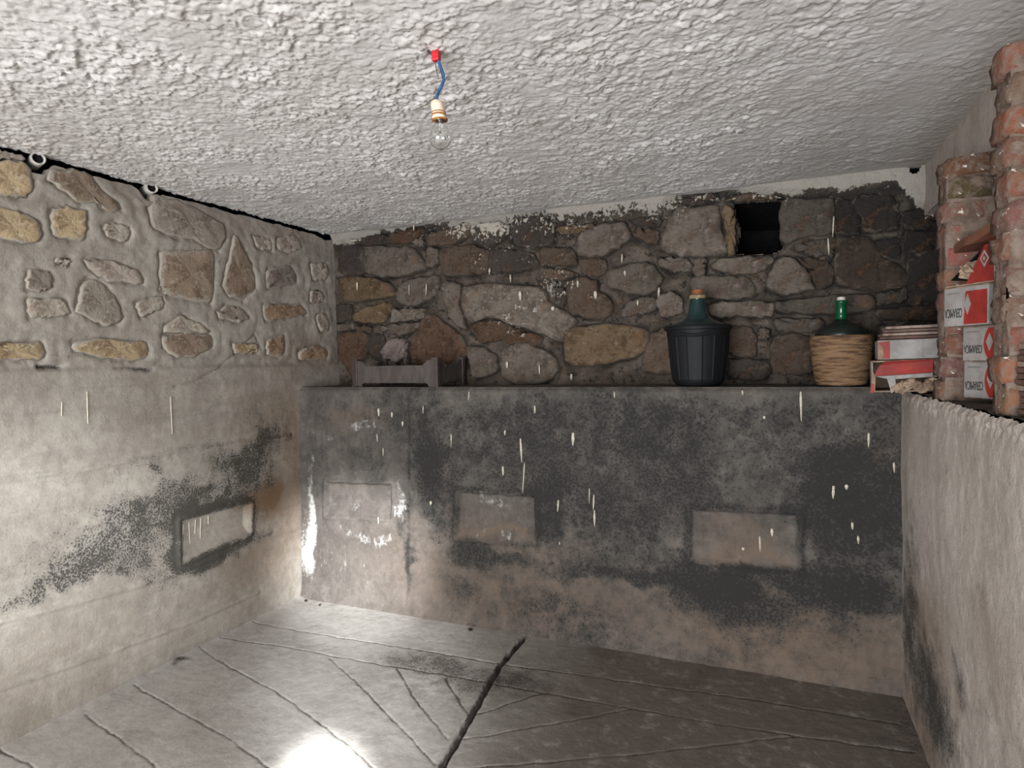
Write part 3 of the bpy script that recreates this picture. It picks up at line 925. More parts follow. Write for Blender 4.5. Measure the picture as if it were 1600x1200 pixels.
def plinth_mask(u, v, h):
    r = blobs(u, v, P_MOLD, uv_plinth, 0.12, 5)
    r = 1.05 * r + 0.12 + 0.32 * fbm(u, v, 3, 5, 61, 0.65)
    for k, (q, dep) in enumerate(P_PATCHES):
        d = poly_sdf(u, v, q)
        r = r * (1 - (0.7, 0.55, 0.45)[k] * sstep(0.01, -0.015, d)) + (0.12, 0.3, 0.35)[k] * np.exp(-((d - 0.02) / 0.02) ** 2)
    r = r + 0.6 * np.exp(-(seg_dist(u, v, P_POST) / 0.012) ** 2) * (0.5 + fbm(u, v, 5, 2, 8))
    r = r * (0.55 + 0.45 * sstep(-2.8, -1.9, u))
    r = r * (0.5 + 0.5 * sstep(0.08, 0.35, v)) + 0.20 * sstep(-2.1, -1.7, u) * sstep(0.6, 0.4, v)
    g = blobs(u, v, P_WHITE, uv_plinth, 0.05, 6)
    b = blobs(u, v, P_BROWN, uv_plinth, 0.1, 7)
    return m4(r, g, b, u)


plinth = struct(grid_obj('wall_plinth', np.arange(XL - 0.01, XR + 0.06, 0.0075), np.append(np.arange(-0.01, ZT - 0.001, 0.0075), ZT), W_PLINTH, plinth_h, plinth_mask, M['plinth']))
# the top of the plinth, a slab the bottles and the crate stand on
ledge = struct(grid_obj('trim_1', np.arange(XL - 0.01, 1.1, 0.02), np.arange(YP - 0.001 + 0.022, YB + 0.04, 0.02),
                        lambda u, v, h: np.stack([u, v, ZT + h], 1), lambda u, v: 0.006 * fbm(u, v, 6, 3, 90) - 0.004 * np.exp(-(v - YP) / .03) - 0.002,
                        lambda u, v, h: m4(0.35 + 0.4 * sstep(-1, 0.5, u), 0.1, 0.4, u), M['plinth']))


def drip(parent, x, y0, y1, wpx, world, uvf, off):
    """a run of lime paint: thin rounded streak standing a millimetre or two off the wall"""
    a = Vector(uvf(x, y0)); b = Vector(uvf(x + random.uniform(-4, 4) * (y1 - y0) / 60, y1))
    hw = wpx * 0.0016
    d = (b - a); L = max(d.length, 1e-4); d /= L; s = Vector((d.y, -d.x))
    us, vs, hs = [], [], []
    n = 7
    for i in range(n):
        t = i / (n - 1)
        ww = hw * (0.35 + 0.9 * math.sin(math.pi * min(1, 0.15 + 0.85 * t)) * (0.6 + 0.5 * random.random()))
        c = a + d * L * t
        for k, hh in ((-1, 0.0), (0, 0.0035), (1, 0.0)):
            q = c + s * (k * ww)
            us.append(q.x); vs.append(q.y); hs.append(hh + off)
    co = world(np.array(us), np.array(vs), np.array(hs))
    c0 = co.mean(0)
    faces = []
    for i in range(n - 1):
        for k in range(2):
            p = i * 3 + k
            faces.append((p, p + 1, p + 4, p + 3))
    me = bpy.data.meshes.new('lime_drip')
    me.from_pydata([tuple(c - c0) for c in co], [], faces)
    return new_obj('lime_drip', me, M['lime'], parent, Vector(c0))


def surf_off(hf, uvf, x, y):
    a = uvf(x, y)
    return float(hf(np.array([a[0]]), np.array([a[1]]))[0]) + 0.003


for (x, y0, y1, wd) in [(814, 685, 722, 3.2), (821, 722, 770, 2.2), (896, 676, 696, 4), (787, 728, 742, 3.6), (929, 772, 796, 2.4), (930, 796, 822, 2.6), (922, 762, 786, 2), (874, 780, 798, 3),
                        (876, 845, 850, 2), (675, 782, 788, 4), (592, 638, 650, 4), (613, 644, 652, 3.5), (630, 658, 666, 3), (836, 634, 646, 3), (706, 678, 698, 2), (790, 672, 680, 2.5), (1251, 612, 658, 2.6),
                        (1194, 650, 655, 3), (1302, 758, 778, 3), (1322, 756, 764, 3.5), (1331, 815, 826, 3), (1357, 676, 698, 2.5), (1396, 722, 738, 2.4), (1340, 836, 848, 2.5), (1187, 838, 862, 2.4), (1206, 826, 838, 3.5),
                        (1161, 855, 860, 3), (590, 678, 690, 2.4), (600, 700, 712, 2), (596, 806, 816, 2.6), (620, 796, 806, 3), (662, 634, 646, 2), (1160, 610, 618, 2.4), (960, 612, 622, 2), (733, 612, 626, 2)]:
    drip(plinth, x, y0, y1, wd, W_PLINTH, uv_plinth, surf_off(plinth_h, uv_plinth, x, (y0 + y1) / 2))
for (x, y0, y1, wd) in [(300, 815, 850, 2), (310, 812, 835, 2), (318, 810, 842, 1.8), (291, 820, 856, 2.2), (330, 806, 820, 1.6), (262, 620, 678, 1.4), (131, 612, 662, 1.4), (92, 628, 650, 1.2)]:
    drip(wall_left, x, y0, y1, wd, W_LEFT, uv_left, surf_off(left_h, uv_left, x, (y0 + y1) / 2))
for (x, y0, y1, wd) in [(562, 442, 454, 4), (643, 446, 462, 2), (670, 444, 462, 2.4), (815, 456, 470, 5), (866, 480, 486, 5), (932, 456, 468, 4.5), (974, 398, 412, 2.5), (978, 424, 432, 3), (1302, 340, 372, 2.2),
                        (1293, 374, 400, 2.2), (1031, 450, 466, 3), (905, 440, 450, 3), (768, 420, 430, 3), (800, 430, 442, 2.6), (795, 565, 575, 4), (845, 570, 585, 3), (895, 584, 594, 4), (650, 352, 362, 3), (998, 470, 478, 3)]:
    drip(wall_back, x, y0, y1, wd, W_BACK, uv_back, 0.030)

# ------------------------------------------------------------------ floor: scored concrete with a drain channel
F_LINES = [[uv_floor(*p) for p in l] for l in (
    [(345, 998), (440, 1009), (520, 1024), (620, 1043), (700, 1056), (790, 1072), (880, 1088), (990, 1107), (1130, 1132), (1250, 1150), (1430, 1176)],
    [(395, 973), (520, 994), (640, 1013), (780, 1038), (900, 1054), (1060, 1076), (1200, 1097), (1405, 1132)],
    [(310, 1012), (345, 1035), (430, 1080), (500, 1130), (545, 1165), (600, 1215)],
    [(210, 1072), (280, 1110), (350, 1150), (410, 1192), (470, 1240)],
    [(132, 1118), (180, 1150), (240, 1195), (300, 1245)],
    [(515, 1028), (560, 1070), (620, 1130), (680, 1195)],
    [(620, 1045), (650, 1095), (700, 1155)],
    [(695, 1060), (715, 1090), (733, 1120)],
    [(740, 1117), (800, 1098), (848, 1083)],
    [(720, 1155), (800, 1142), (900, 1125), (985, 1107)],
    [(690, 1202), (850, 1191), (1000, 1178), (1150, 1160), (1248, 1150)],
    [(-40, 1160), (0, 1176), (60, 1202), (120, 1240)])]
F_CHAN = [uv_floor(*p) for p in [(600, 1360), (640, 1280), (690, 1198), (735, 1120), (780, 1043), (822, 994)]]


def floor_h(u, v):
    h = 0.005 * fbm(u, v, 1.6, 3, 81) + 0.0015 * fbm(u, v, 20, 3, 82)
    wob_u = u + 0.008 * fbm(u, v, 12, 2, 83); wob_v = v + 0.008 * fbm(u, v, 12, 2, 84)
    for l in F_LINES:
        d = seg_dist(wob_u, wob_v, l)
        h = h - 0.0045 * np.exp(-(d / 0.0042) ** 2) * (0.75 + 0.9 * fbm(u, v, 7, 2, 88))
    d = seg_dist(wob_u, wob_v, F_CHAN)
    h = h - 0.036 * sstep(0.017, 0.006, d) + 0.003 * np.exp(-((d - 0.024) / .008) ** 2)
    h = h + 0.02 * np.exp(-(u - XL) / 0.04)
    return h


F_MOLD = [(740, 1052, 130, 26, .6), (650, 1035, 80, 16, .4), (830, 1065, 70, 20, .35), (760, 1090, 100, 34, .3), (640, 1080, 110, 30, .25), (280, 1035, 14, 4, 1.0), (500, 940, 60, 10, .15), (1000, 1060, 300, 20, .2), (1350, 1150, 60, 6, .5), (1400, 1120, 60, 60, .35)]


def floor_mask(u, v, h):
    r = blobs(u, v, F_MOLD, uv_floor, 0.08, 11)
    d = seg_dist(u, v, F_CHAN)
    r = r + 1.5 * sstep(0.018, 0.010, d) + 0.10 * sstep(0.1, 0.6, fbm(u, v, 3, 3, 85))
    for l in F_LINES:
        r = r + 0.95 * np.exp(-(seg_dist(u + 0.008 * fbm(u, v, 12, 2, 83), v + 0.008 * fbm(u, v, 12, 2, 84), l) / 0.004) ** 2)
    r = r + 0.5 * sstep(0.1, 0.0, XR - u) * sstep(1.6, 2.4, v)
    return m4(r, 0.05, 0.95 * sstep(-1.7, -0.6, u) + 0.2 * sstep(0.1, .5, fbm(u, v, 2, 3, 86)), u)  # right side browner: dirt, plus the shade there put into the colour


floor = struct(grid_obj('floor', np.arange(XL - 0.02, XR + 0.12, 0.005), np.arange(1.0, YP + 0.05, 0.005), W_FLOOR, floor_h, floor_mask, M['floor']))
# ------------------------------------------------------------------ ceiling: thrown stucco
def flakes(u, v, f, seed, k):
    """overlapping flakes of thrown plaster: jittered cells, each a little tilted facet"""
    x = u * f; y = v * f
    ix = np.floor(x).astype(np.int64); iy = np.floor(y).astype(np.int64)
    best = np.full(np.shape(u), 9.0); out = np.zeros(np.shape(u))
    for dx in (-1, 0, 1):
        for dy in (-1, 0, 1):
            cx = ix + dx; cy = iy + dy
            px = cx + _hash(cx, cy, seed); py = cy + _hash(cx, cy, seed + 1)
            ex = x - px; ey = y - py
            d = ex * ex + ey * ey
            tx = _hash(cx, cy, seed + 2) - 0.5; ty = _hash(cx, cy, seed + 3) - 0.2
            hh = _hash(cx, cy, seed + 4) + k * (tx * ex + ty * ey) - 0.5 * d
            m = d < best
            best = np.where(m, d, best); out = np.where(m, hh, out)
    return out


def ceil_h(u, v):
    wu = u + 0.016 * fbm(u, v, 18, 3, 91); wv = v + 0.016 * fbm(u, v, 18, 3, 92)
    a = flakes(wu, wv, 31, 93, 1.6); b = flakes(wu + 3, wv, 66, 193, 1.5)
    c = perlin(wu * 60, wv * 60, 95)
    blob = sstep(-0.1, 0.7, perlin(u * 16, v * 16, 96))
    amp = 0.75 + 0.8 * fbm(u, v, 3.5, 2, 97)
    amp = amp * (1 - 0.6 * sstep(-0.4, 0.5, u)) * (1 - 0.85 * sstep(YB - 0.10, YB - 0.02, v))
    return 0.0088 * amp * (a * 0.62 + 0.52 * b + 0.6 * blob + 0.2 * c) + 0.006 * fbm(u, v, 2, 2, 98)


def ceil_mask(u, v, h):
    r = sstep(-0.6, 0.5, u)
    g = 0.55 * sstep(-0.3, 0.6, u) * sstep(2.0, 3.4, v) + 0.5 * sstep(0.45, 0.68, u)  # greyer to the right and back: dirt, and dimmer light put into the colour
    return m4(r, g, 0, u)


CYN = 0.85
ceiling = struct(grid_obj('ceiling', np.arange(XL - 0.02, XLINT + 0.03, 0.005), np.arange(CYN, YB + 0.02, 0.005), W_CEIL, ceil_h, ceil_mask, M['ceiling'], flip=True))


def flat(name, x0, x1, y0, y1, z0, z1, mat):
    return struct(from_bm(name, box_bm(x0, x1, y0, y1, z0, z1), mat))


# ------------------------------------------------------------------ rest of the shell behind and beside the viewer
flat('floor_entrance', XL - 0.3, 1.9, YREAR, 1.0, -0.12, -0.002, M['floor'])
flat('ceiling_entrance', XL - 0.3, 1.9, YREAR, CYN, ZC, ZC + 0.12, M['ceiling'])
flat('wall_left_entrance', XL - 0.3, XL + 0.004, YREAR, 0.9, 0, ZC, M['rear'])
flat('wall_right_entrance', 1.8, 1.92, YREAR, 1.06, 0, ZC, M['rear'])
flat('wall_right_return', XR - 0.006, 1.9, 0.95, 1.06, 0, ZC, M['rear'])
flat('wall_rear_left', XL - 0.3, -1.9, YREAR - 0.25, YREAR, 0, ZC, M['rear'])
flat('wall_rear_right', 1.2, 1.92, YREAR - 0.25, YREAR, 0, ZC, M['rear'])
flat('wall_rear_header', -1.9, 1.2, YREAR - 0.25, YREAR, 2.08, ZC, M['rear'])
# darkness above and behind the left wall, and the solid cores that close the shell
flat('wall_left_core', XL - 0.3, XL - 0.075, 0.9, YB + 0.3, 0, ZC - 0.07, M['pit'])
flat('ceiling_slab', XL - 0.3, 1.92, CYN - 0.05, YB + 0.9, ZC + 0.04, ZC + 0.14, M['pit'])
flat('wall_back_core', XL - 0.3, 1.14, YB + 0.85, YB + 0.95, 0, ZC + 0.1, M['pit'])
flat('wall_right_core', XR + 0.05, 1.05, 1.06, YP + 0.1, 0, ZW - 0.03, M['pit'])
flat('wall_left_cavity', XL - 0.3, XL - 0.2, 0.8, YB + .3, 1.9, ZC + .12, M['pit'])

# ------------------------------------------------------------------ right: half wall, shelf top, lintel, back of the recess
R_MOLD = [(1440, 1060, 40, 110, .75), (1470, 1120, 40, 60, .5), (1418, 930, 10, 120, .5), (1500, 1080, 8, 40, .55), (1560, 1150, 40, 60, .15), (1430, 870, 8, 90, .4)]
R_WHITE = [(1440, 720, 16, 60, .4), (1500, 760, 50, 140, .14), (1530, 730, 14, 20, .3)]
R_BROWN = [(1450, 1000, 40, 90, .5), (1550, 1000, 60, 120, .2), (1440, 1150, 40, 60, .6)]


def right_h(u, v):
    h = 0.008 * fbm(u, v, 2.4, 2, 111) + 0.0022 * fbm(u, v * 0.7, 14, 3, 112) + 0.003 * np.abs(fbm(u, v, 6, 3, 113))
    h = h + 0.012 * sstep(0.5, 0.9, v) * sstep(3.15, 2.9, u)
    h = h + 0.012 * fbm(u, v, 30, 2, 114) * sstep(ZW - 0.09, ZW, v)
    return h - 0.012 * sstep(ZW - 0.02, ZW, v)


def right_edge(u, v):
    t = sstep(ZW - 0.12, ZW, v)
    return u, v + t * (0.018 * fbm(u, v * 0, 9, 4, 115, 0.75) - 0.008)


wall_right = struct(grid_obj('wall_right', np.arange(1.04, YP + 0.03, 0.0075), np.append(np.arange(-0.01, ZW - 0.001, 0.0075), ZW), W_RIGHT, right_h,
                             lambda u, v, h: m4(blobs(u, v, R_MOLD, uv_right, 0.08, 9) + 0.10 * sstep(0.25, .6, fbm(u, v, 5, 3, 116)), blobs(u, v, R_WHITE, uv_right, 0.05, 9), blobs(u, v, R_BROWN, uv_right, 0.1, 9), u),
                             M['right'], flip=True, edgefun=right_edge))
struct(grid_obj('trim_2', np.arange(XR + 0.004, 1.05, 0.012), np.arange(1.05, YP + 0.03, 0.012), lambda u, v, h: np.stack([u, v, ZW - 0.006 + h], 1),
                lambda u, v: 0.010 * fbm(u, v, 12, 3, 120), lambda u, v, h: m4(0.55, 0, 0.5, u), M['plinth']))
flat('wall_recess', 1.02, 1.14, 1.0, YB + 0.2, 0, ZC, M['mortar_back'])


def lintel():
    o = struct(grid_obj('trim_3', np.arange(1.06, YB + 0.01, 0.02), np.arange(ZLINT, ZC + 0.021, 0.017), lambda u, v, h: np.stack([XLINT - h, u, v], 1),
                        lambda u, v: 0.006 * fbm(u, v, 5, 3, 130), lambda u, v, h: m4(0.03, 0.05, 0.12, u), M['right'], flip=True))
    from_bm('underside', box_bm(XLINT + 0.012, 1.1, 1.06, YB, ZLINT, ZLINT + 0.05), M['right'], o)


lintel()

# ------------------------------------------------------------------ brick pillars
BRICKS = [(160, 104, 84), (148, 98, 80), (142, 92, 74), (156, 112, 92), (132, 94, 78), (164, 112, 90)]


def brick_mesh(seed, lx, ly, lz, col):
    rnd = random.Random(seed)
    bm = bmesh.new()
    bmesh.ops.create_cube(bm, size=1.0)
    bmesh.ops.subdivide_edges(bm, edges=bm.edges[:], cuts=3, use_grid_fill=True)
    for v in bm.verts:
        x, y, z = v.co
        # round off towards a worn pillow shape
        k = 0.09
        s = lambda q, a, b: q * (1 - k * max(0, abs(a) * 2 - 0.5) ** 2 - k * max(0, abs(b) * 2 - 0.5) ** 2)
        v.co = Vector((s(x, z, y) * lx, s(y, z, x) * ly, s(z, x, y) * lz))
        v.co += Vector((rnd.uniform(-1, 1), rnd.uniform(-1, 1), rnd.uniform(-1, 1))) * 0.0045
    me = bpy.data.meshes.new('brick')
    bmesh.ops.recalc_face_normals(bm, faces=bm.faces)
    bm.to_mesh(me); bm.free()
    for p in me.polygons: p.use_smooth = True
    c = [x * rnd.uniform(0.5, 0.78) for x in lin(col)]
    at = me.color_attributes.new('col', 'FLOAT_COLOR', 'POINT')
    at.data.foreach_set('color', np.tile(np.array([*c, 1.0], np.float32), len(me.vertices)))
    return me


def pillar(label, y0, y1, x0, x1, z0, z1, course, seed, topdark):
    rnd = random.Random(seed)
    t = thing('brick_pillar', label, 'pillar', ((x0 + x1) / 2, (y0 + y1) / 2, z0))
    n = int(round((z1 - z0) / course))
    ch = (z1 - z0) / n
    core = bmesh.new()
    add_box(core, x0 + 0.005, x1 - 0.005, y0 + 0.006, y1 - 0.006, z0, z1 - 0.03)
    bmesh.ops.translate(core, verts=core.verts, vec=-t.location)
    bmesh.ops.subdivide_edges(core, edges=core.edges[:], cuts=10, use_grid_fill=True)
    for v in core.verts:
        v.co += Vector((rnd.uniform(-1, 1), rnd.uniform(-1, 1), 0)) * 0.006
    from_bm('mortar', core, M['brick_mortar'], t, smooth=True)
    for i in range(n):
        split = [(x0, x1)] if i % 2 == 0 else [(x0, (x0 + x1) / 2 - .005), ((x0 + x1) / 2 + .005, x1)]
        for (a, b) in split:
            col = BRICKS[rnd.randrange(len(BRICKS))]
            if i >= n - topdark: col = (104, 80, 60)
            o = new_obj('brick', brick_mesh(rnd.randrange(99999), b - a, y1 - y0, ch - 0.009, col), M['brick'], t)
            o.location = Vector(((a + b) / 2 + rnd.uniform(-.012, .006), (y0 + y1) / 2 + rnd.uniform(-.008, .008), z0 + ch * (i + .5))) - t.location
            o.rotation_euler = (rnd.uniform(-.03, .03), rnd.uniform(-.04, .04), rnd.uniform(-.05, .05))
    return t


pillar('crumbling red brick pillar behind the stacked cartons, further from the viewer', 2.46, 2.585, XR + 0.004, XR + 0.26, ZW - 0.005, 2.145, 0.075, 21, 2)
pillar('tall lime-spattered brick pillar at the right, nearest the viewer', 1.875, 2.0, XR + 0.006, XR + 0.256, ZW - 0.005, 2.25, 0.078, 22, 0)


def box_thing(name, label, loc, rot, lx, ly, lz, mat, group=None, cat='box', wall=0.004, open_top=False):
    t = thing(name, label, cat, loc, rot, group)
    bm = bmesh.new()
    add_box(bm, -lx / 2, lx / 2, -ly / 2, ly / 2, 0, lz, 0.003)
    from_bm('carton', bm, mat, t)
    return t


def text_part(body, parent, mat, w_, h_, loc, rot, name='lettering'):
    cu = bpy.data.curves.new('lettering', 'FONT')
    cu.body = body
    cu.extrude = 0.0004
    cu.align_x = 'CENTER'; cu.align_y = 'CENTER'
    tmp = bpy.data.objects.new('tmp_text', cu)
    C.objects.link(tmp)
    bpy.context.view_layer.update()
    me = bpy.data.meshes.new_from_object(tmp.evaluated_get(bpy.context.evaluated_depsgraph_get()))
    bpy.data.objects.remove(tmp)
    bpy.data.curves.remove(cu)
    co = np.empty(len(me.vertices) * 3, np.float32)
    me.vertices.foreach_get('co', co)
    co = co.reshape(-1, 3)
    lo, hi = co.min(0), co.max(0)
    co[:, 0] = (co[:, 0] - (lo[0] + hi[0]) / 2) * (w_ / (hi[0] - lo[0]))
    co[:, 1] = (co[:, 1] - (lo[1] + hi[1]) / 2) * (h_ / (hi[1] - lo[1]))
    me.vertices.foreach_set('co', co.ravel())
    me.update()
    o = new_obj(name, me, mat, parent, loc)
    o.rotation_euler = rot
    return o


def poly_part(name, pts, y, thick, mat, parent, label=None):
    """flat printed patch on the -Y face of a carton: outline in (x, z)"""
    bm = bmesh.new()
    vs = [bm.verts.new((x, y, z)) for x, z in pts]
    f = bm.faces.new(vs)
    r = bmesh.ops.extrude_face_region(bm, geom=[f])
    bmesh.ops.translate(bm, verts=[v for v in r['geom'] if isinstance(v, bmesh.types.BMVert)], vec=(0, -thick, 0))
    o = from_bm(name, bm, mat, parent)
    if label: o['label'] = label
    return o


# cartons of floor tiles between the pillars: each shows its printed -Y face, turned towards the room
def tile_carton(label, loc, rz, lx, ly, lz, red_from, arc=False, tilt=0.0, torn=False):
    t = box_thing('tile_carton', label, loc, (0, tilt, rz), lx, ly, lz, M['cardwhite'], 'tile cartons between the brick pillars')
    y = -ly / 2 - 0.0002
    x0 = -lx / 2
    xr = x0 + lx * red_from
    if arc:
        pts = [(lx / 2 - .001, 0.003), (lx / 2 - .001, lz - .003)]
        pts += [(xr + 0.016 * (abs(k / 5) ** 2) * 1.0, lz / 2 - k / 5 * (lz / 2 - .004)) for k in range(-5, 6)]
        poly_part('red_panel', pts, y, 0.0006, M['cardred'], t)
    else:
        poly_part('red_panel', [(xr, 0.004), (lx / 2 - 0.004, 0.004), (lx / 2 - 0.004, lz - 0.014), (xr + 0.006, lz - 0.014)], y, 0.0006, M['cardred'], t)
    dx = xr + (0.014 if not arc else 0.02)
    poly_part('diamond', [(dx - .012, lz * .55), (dx, lz * .28), (dx + .012, lz * .55), (dx, lz * .82)], y - 0.0006, 0.0006, M['cardwhite'], t)
    wtxt = (xr - x0) * 0.84
    text_part('CERAMICA', t, M['ink'], wtxt, lz * 0.24, (x0 + (xr - x0) * 0.5, y - 0.0005, lz * 0.34), (math.radians(90), math.radians(180), 0))
    poly_part('rule', [(x0 + (xr - x0) * .2, lz * .84), (x0 + (xr - x0) * .8, lz * .84), (x0 + (xr - x0) * .8, lz * .88), (x0 + (xr - x0) * .2, lz * .88)], y, 0.0005, M['inkgrey'], t)
    # closing flap seam on the top
    from_bm('top_flap', box_bm(-lx / 2 + .002, lx / 2 - .002, -ly / 2 + .002, -ly * .02, lz, lz + .0025), M['cardbrown'], t)
    return t


RZ = math.radians(-60)


def carton_at(pxl, y, z, lx, ly):
    """loc of a carton whose left front bottom corner sits on the ray of that photo column at depth y"""
    d = ray(pxl, 560)
    X = d.x / d.y * y
    c, s = math.cos(RZ), math.sin(RZ)
    ox, oy = lx / 2, ly / 2
    return (X + c * ox - s * oy, y + s * ox + c * oy, z)


tile_carton('white carton at the bottom, standing on the half wall between the pillars', carton_at(1506, 2.37, ZW + 0.012, 0.20, 0.16), RZ, 0.20, 0.16, 0.112, 0.38, True)
tile_carton('middle white carton of the stack, its red curved side showing', carton_at(1504, 2.365, ZW + 0.128, 0.20, 0.16), RZ, 0.20, 0.16, 0.104, 0.38, True)
tile_carton('upper white and red carton with upside-down black lettering, jutting over the stack', carton_at(1474, 2.36, ZW + 0.236, 0.16, 0.20), RZ, 0.16, 0.20, 0.118, 0.47)


# the torn red carton lying tilted on top
def torn_carton():
    a = carton_at(1477, 2.36, ZW + 0.3585, 0.17, 0.16)
    t = thing('torn_carton', 'torn red carton gaping open, tilted under the shelf board', 'box', a, (0, 0, RZ))
    lx, ly, lz = 0.17, 0.16, 0.10
    # floor, back and leaning front with a dark open mouth
    bm = bmesh.new(); add_box(bm, -lx / 2, lx / 2, -ly / 2, ly / 2, 0, 0.004)
    from_bm('bottom_panel', bm, M['cardbrown'], t)
    def panel(name, pts, mat, th=0.004):
        b = bmesh.new()
        vs = [b.verts.new(p) for p in pts]
        f = b.faces.new(vs)
        n = (Vector(pts[1]) - Vector(pts[0])).cross(Vector(pts[2]) - Vector(pts[0])).normalized()
        r = bmesh.ops.extrude_face_region(b, geom=[f])
        bmesh.ops.translate(b, verts=[v for v in r['geom'] if isinstance(v, bmesh.types.BMVert)], vec=n * th)
        return from_bm(name, b, mat, t)
    panel('front_panel', [(-0.006, -ly / 2, 0.004), (lx / 2, -ly / 2, 0.004), (lx / 2, -ly / 2 + .02, 0.118), (0.036, -ly / 2 + .02, 0.114)], M['cardred'])
    panel('top_flap', [(-lx / 2 + .01, -ly / 2 + .01, 0.022), (0.036, -ly / 2 + .02, 0.110), (0.036, ly / 2, 0.110), (-lx / 2 + .01, ly / 2, 0.022)], M['blackplastic'], 0.003)  # black sheet standing in for the shade in the open mouth
    panel('side_panel', [(lx / 2, -ly / 2, 0.004), (lx / 2, ly / 2, 0.004), (lx / 2, ly / 2, 0.105), (lx / 2, -ly / 2, 0.105)], M['cardwhite'])
    panel('back_panel', [(-lx / 2, ly / 2, 0.004), (lx / 2, ly / 2, 0.004), (lx / 2, ly / 2, 0.105), (-lx / 2, ly / 2, 0.03)], M['cardbrown'])
    y = -ly / 2 + 0.002
    for k, s in enumerate((1.0, 0.62, 0.3)):
        cx, cz = 0.052, 0.072
        poly_part('emblem', [(cx - .016 * s, cz), (cx, cz - .026 * s), (cx + .016 * s, cz), (cx, cz + .026 * s)], y + 0.0088 - 0.0095 - k * 0.0006, 0.0006, (M['cardwhite'], M['cardred'], M['cardwhite'])[k], t)
    # crumpled lining paper in the mouth
    bm = bmesh.new()
    bmesh.ops.create_icosphere(bm, subdivisions=3, radius=1.0)
    rnd = random.Random(5)
    for v in bm.verts:
        k = 1 + 0.35 * math.sin(v.co.x * 7 + v.co.z * 5) * math.cos(v.co.y * 6) + rnd.uniform(-.08, .08)
        v.co = Vector((v.co.x * 0.026 * k - 0.012, v.co.y * 0.03 * k - ly * .38, 0.045 + v.co.z * 0.026 * k))
    from_bm('lining_paper', bm, M['cardbrown'], t)


torn_carton()

# reddish board running between the pillars, above the cartons
zb = pt(1515, 377, 0, XR + 0.03).z
t = thing('shelf_board', 'red-brown shelf board spanning between the two brick pillars', 'shelf', (XR + 0.15, 2.23, zb))
bm = bmesh.new()
add_box(bm, -0.125, 0.12, -0.225, 0.225, -0.010, 0.016, 0.003)
bmesh.ops.subdivide_edges(bm, edges=bm.edges[:], cuts=4, use_grid_fill=True)
for v in bm.verts: v.co.z += 0.003 * math.sin(v.co.y * 31 + v.co.x * 17)
from_bm('board', bm, M['shelfboard'], t)

# stack of brown tiles by the nearer pillar
SET_T = 'brown tiles stacked in front of the near pillar'
zt = ZW + 0.004
names = ['lowest', 'second', 'third', 'fourth', 'fifth', 'sixth', 'seventh', 'eighth', 'ninth', 'tenth', 'eleventh', 'topmost']
tile_me = {}
for i in range(12):
    k = i % 3
    bm = box_bm(-0.10, 0.10, -0.15, 0.15, 0, 0.0125, 0.0015)
    rnd = random.Random(900 + i)
    for v in bm.verts: v.co += Vector((rnd.uniform(-1, 1), rnd.uniform(-1, 1), 0)) * 0.002
    o = from_bm('floor_tile', bm, M['tile_light'] if i in (4, 8, 11) else M['tile'], None, (XR + 0.122 + rnd.uniform(-.006, .006), 1.705 + rnd.uniform(-.006, .004), zt))
    o.rotation_euler = (0, 0, rnd.uniform(-.02, .02))
    tag(o, '%s brown floor tile, counting up, in the stack at the right edge before the near pillar' % names[i], 'tile', SET_T)
    zt += 0.0142

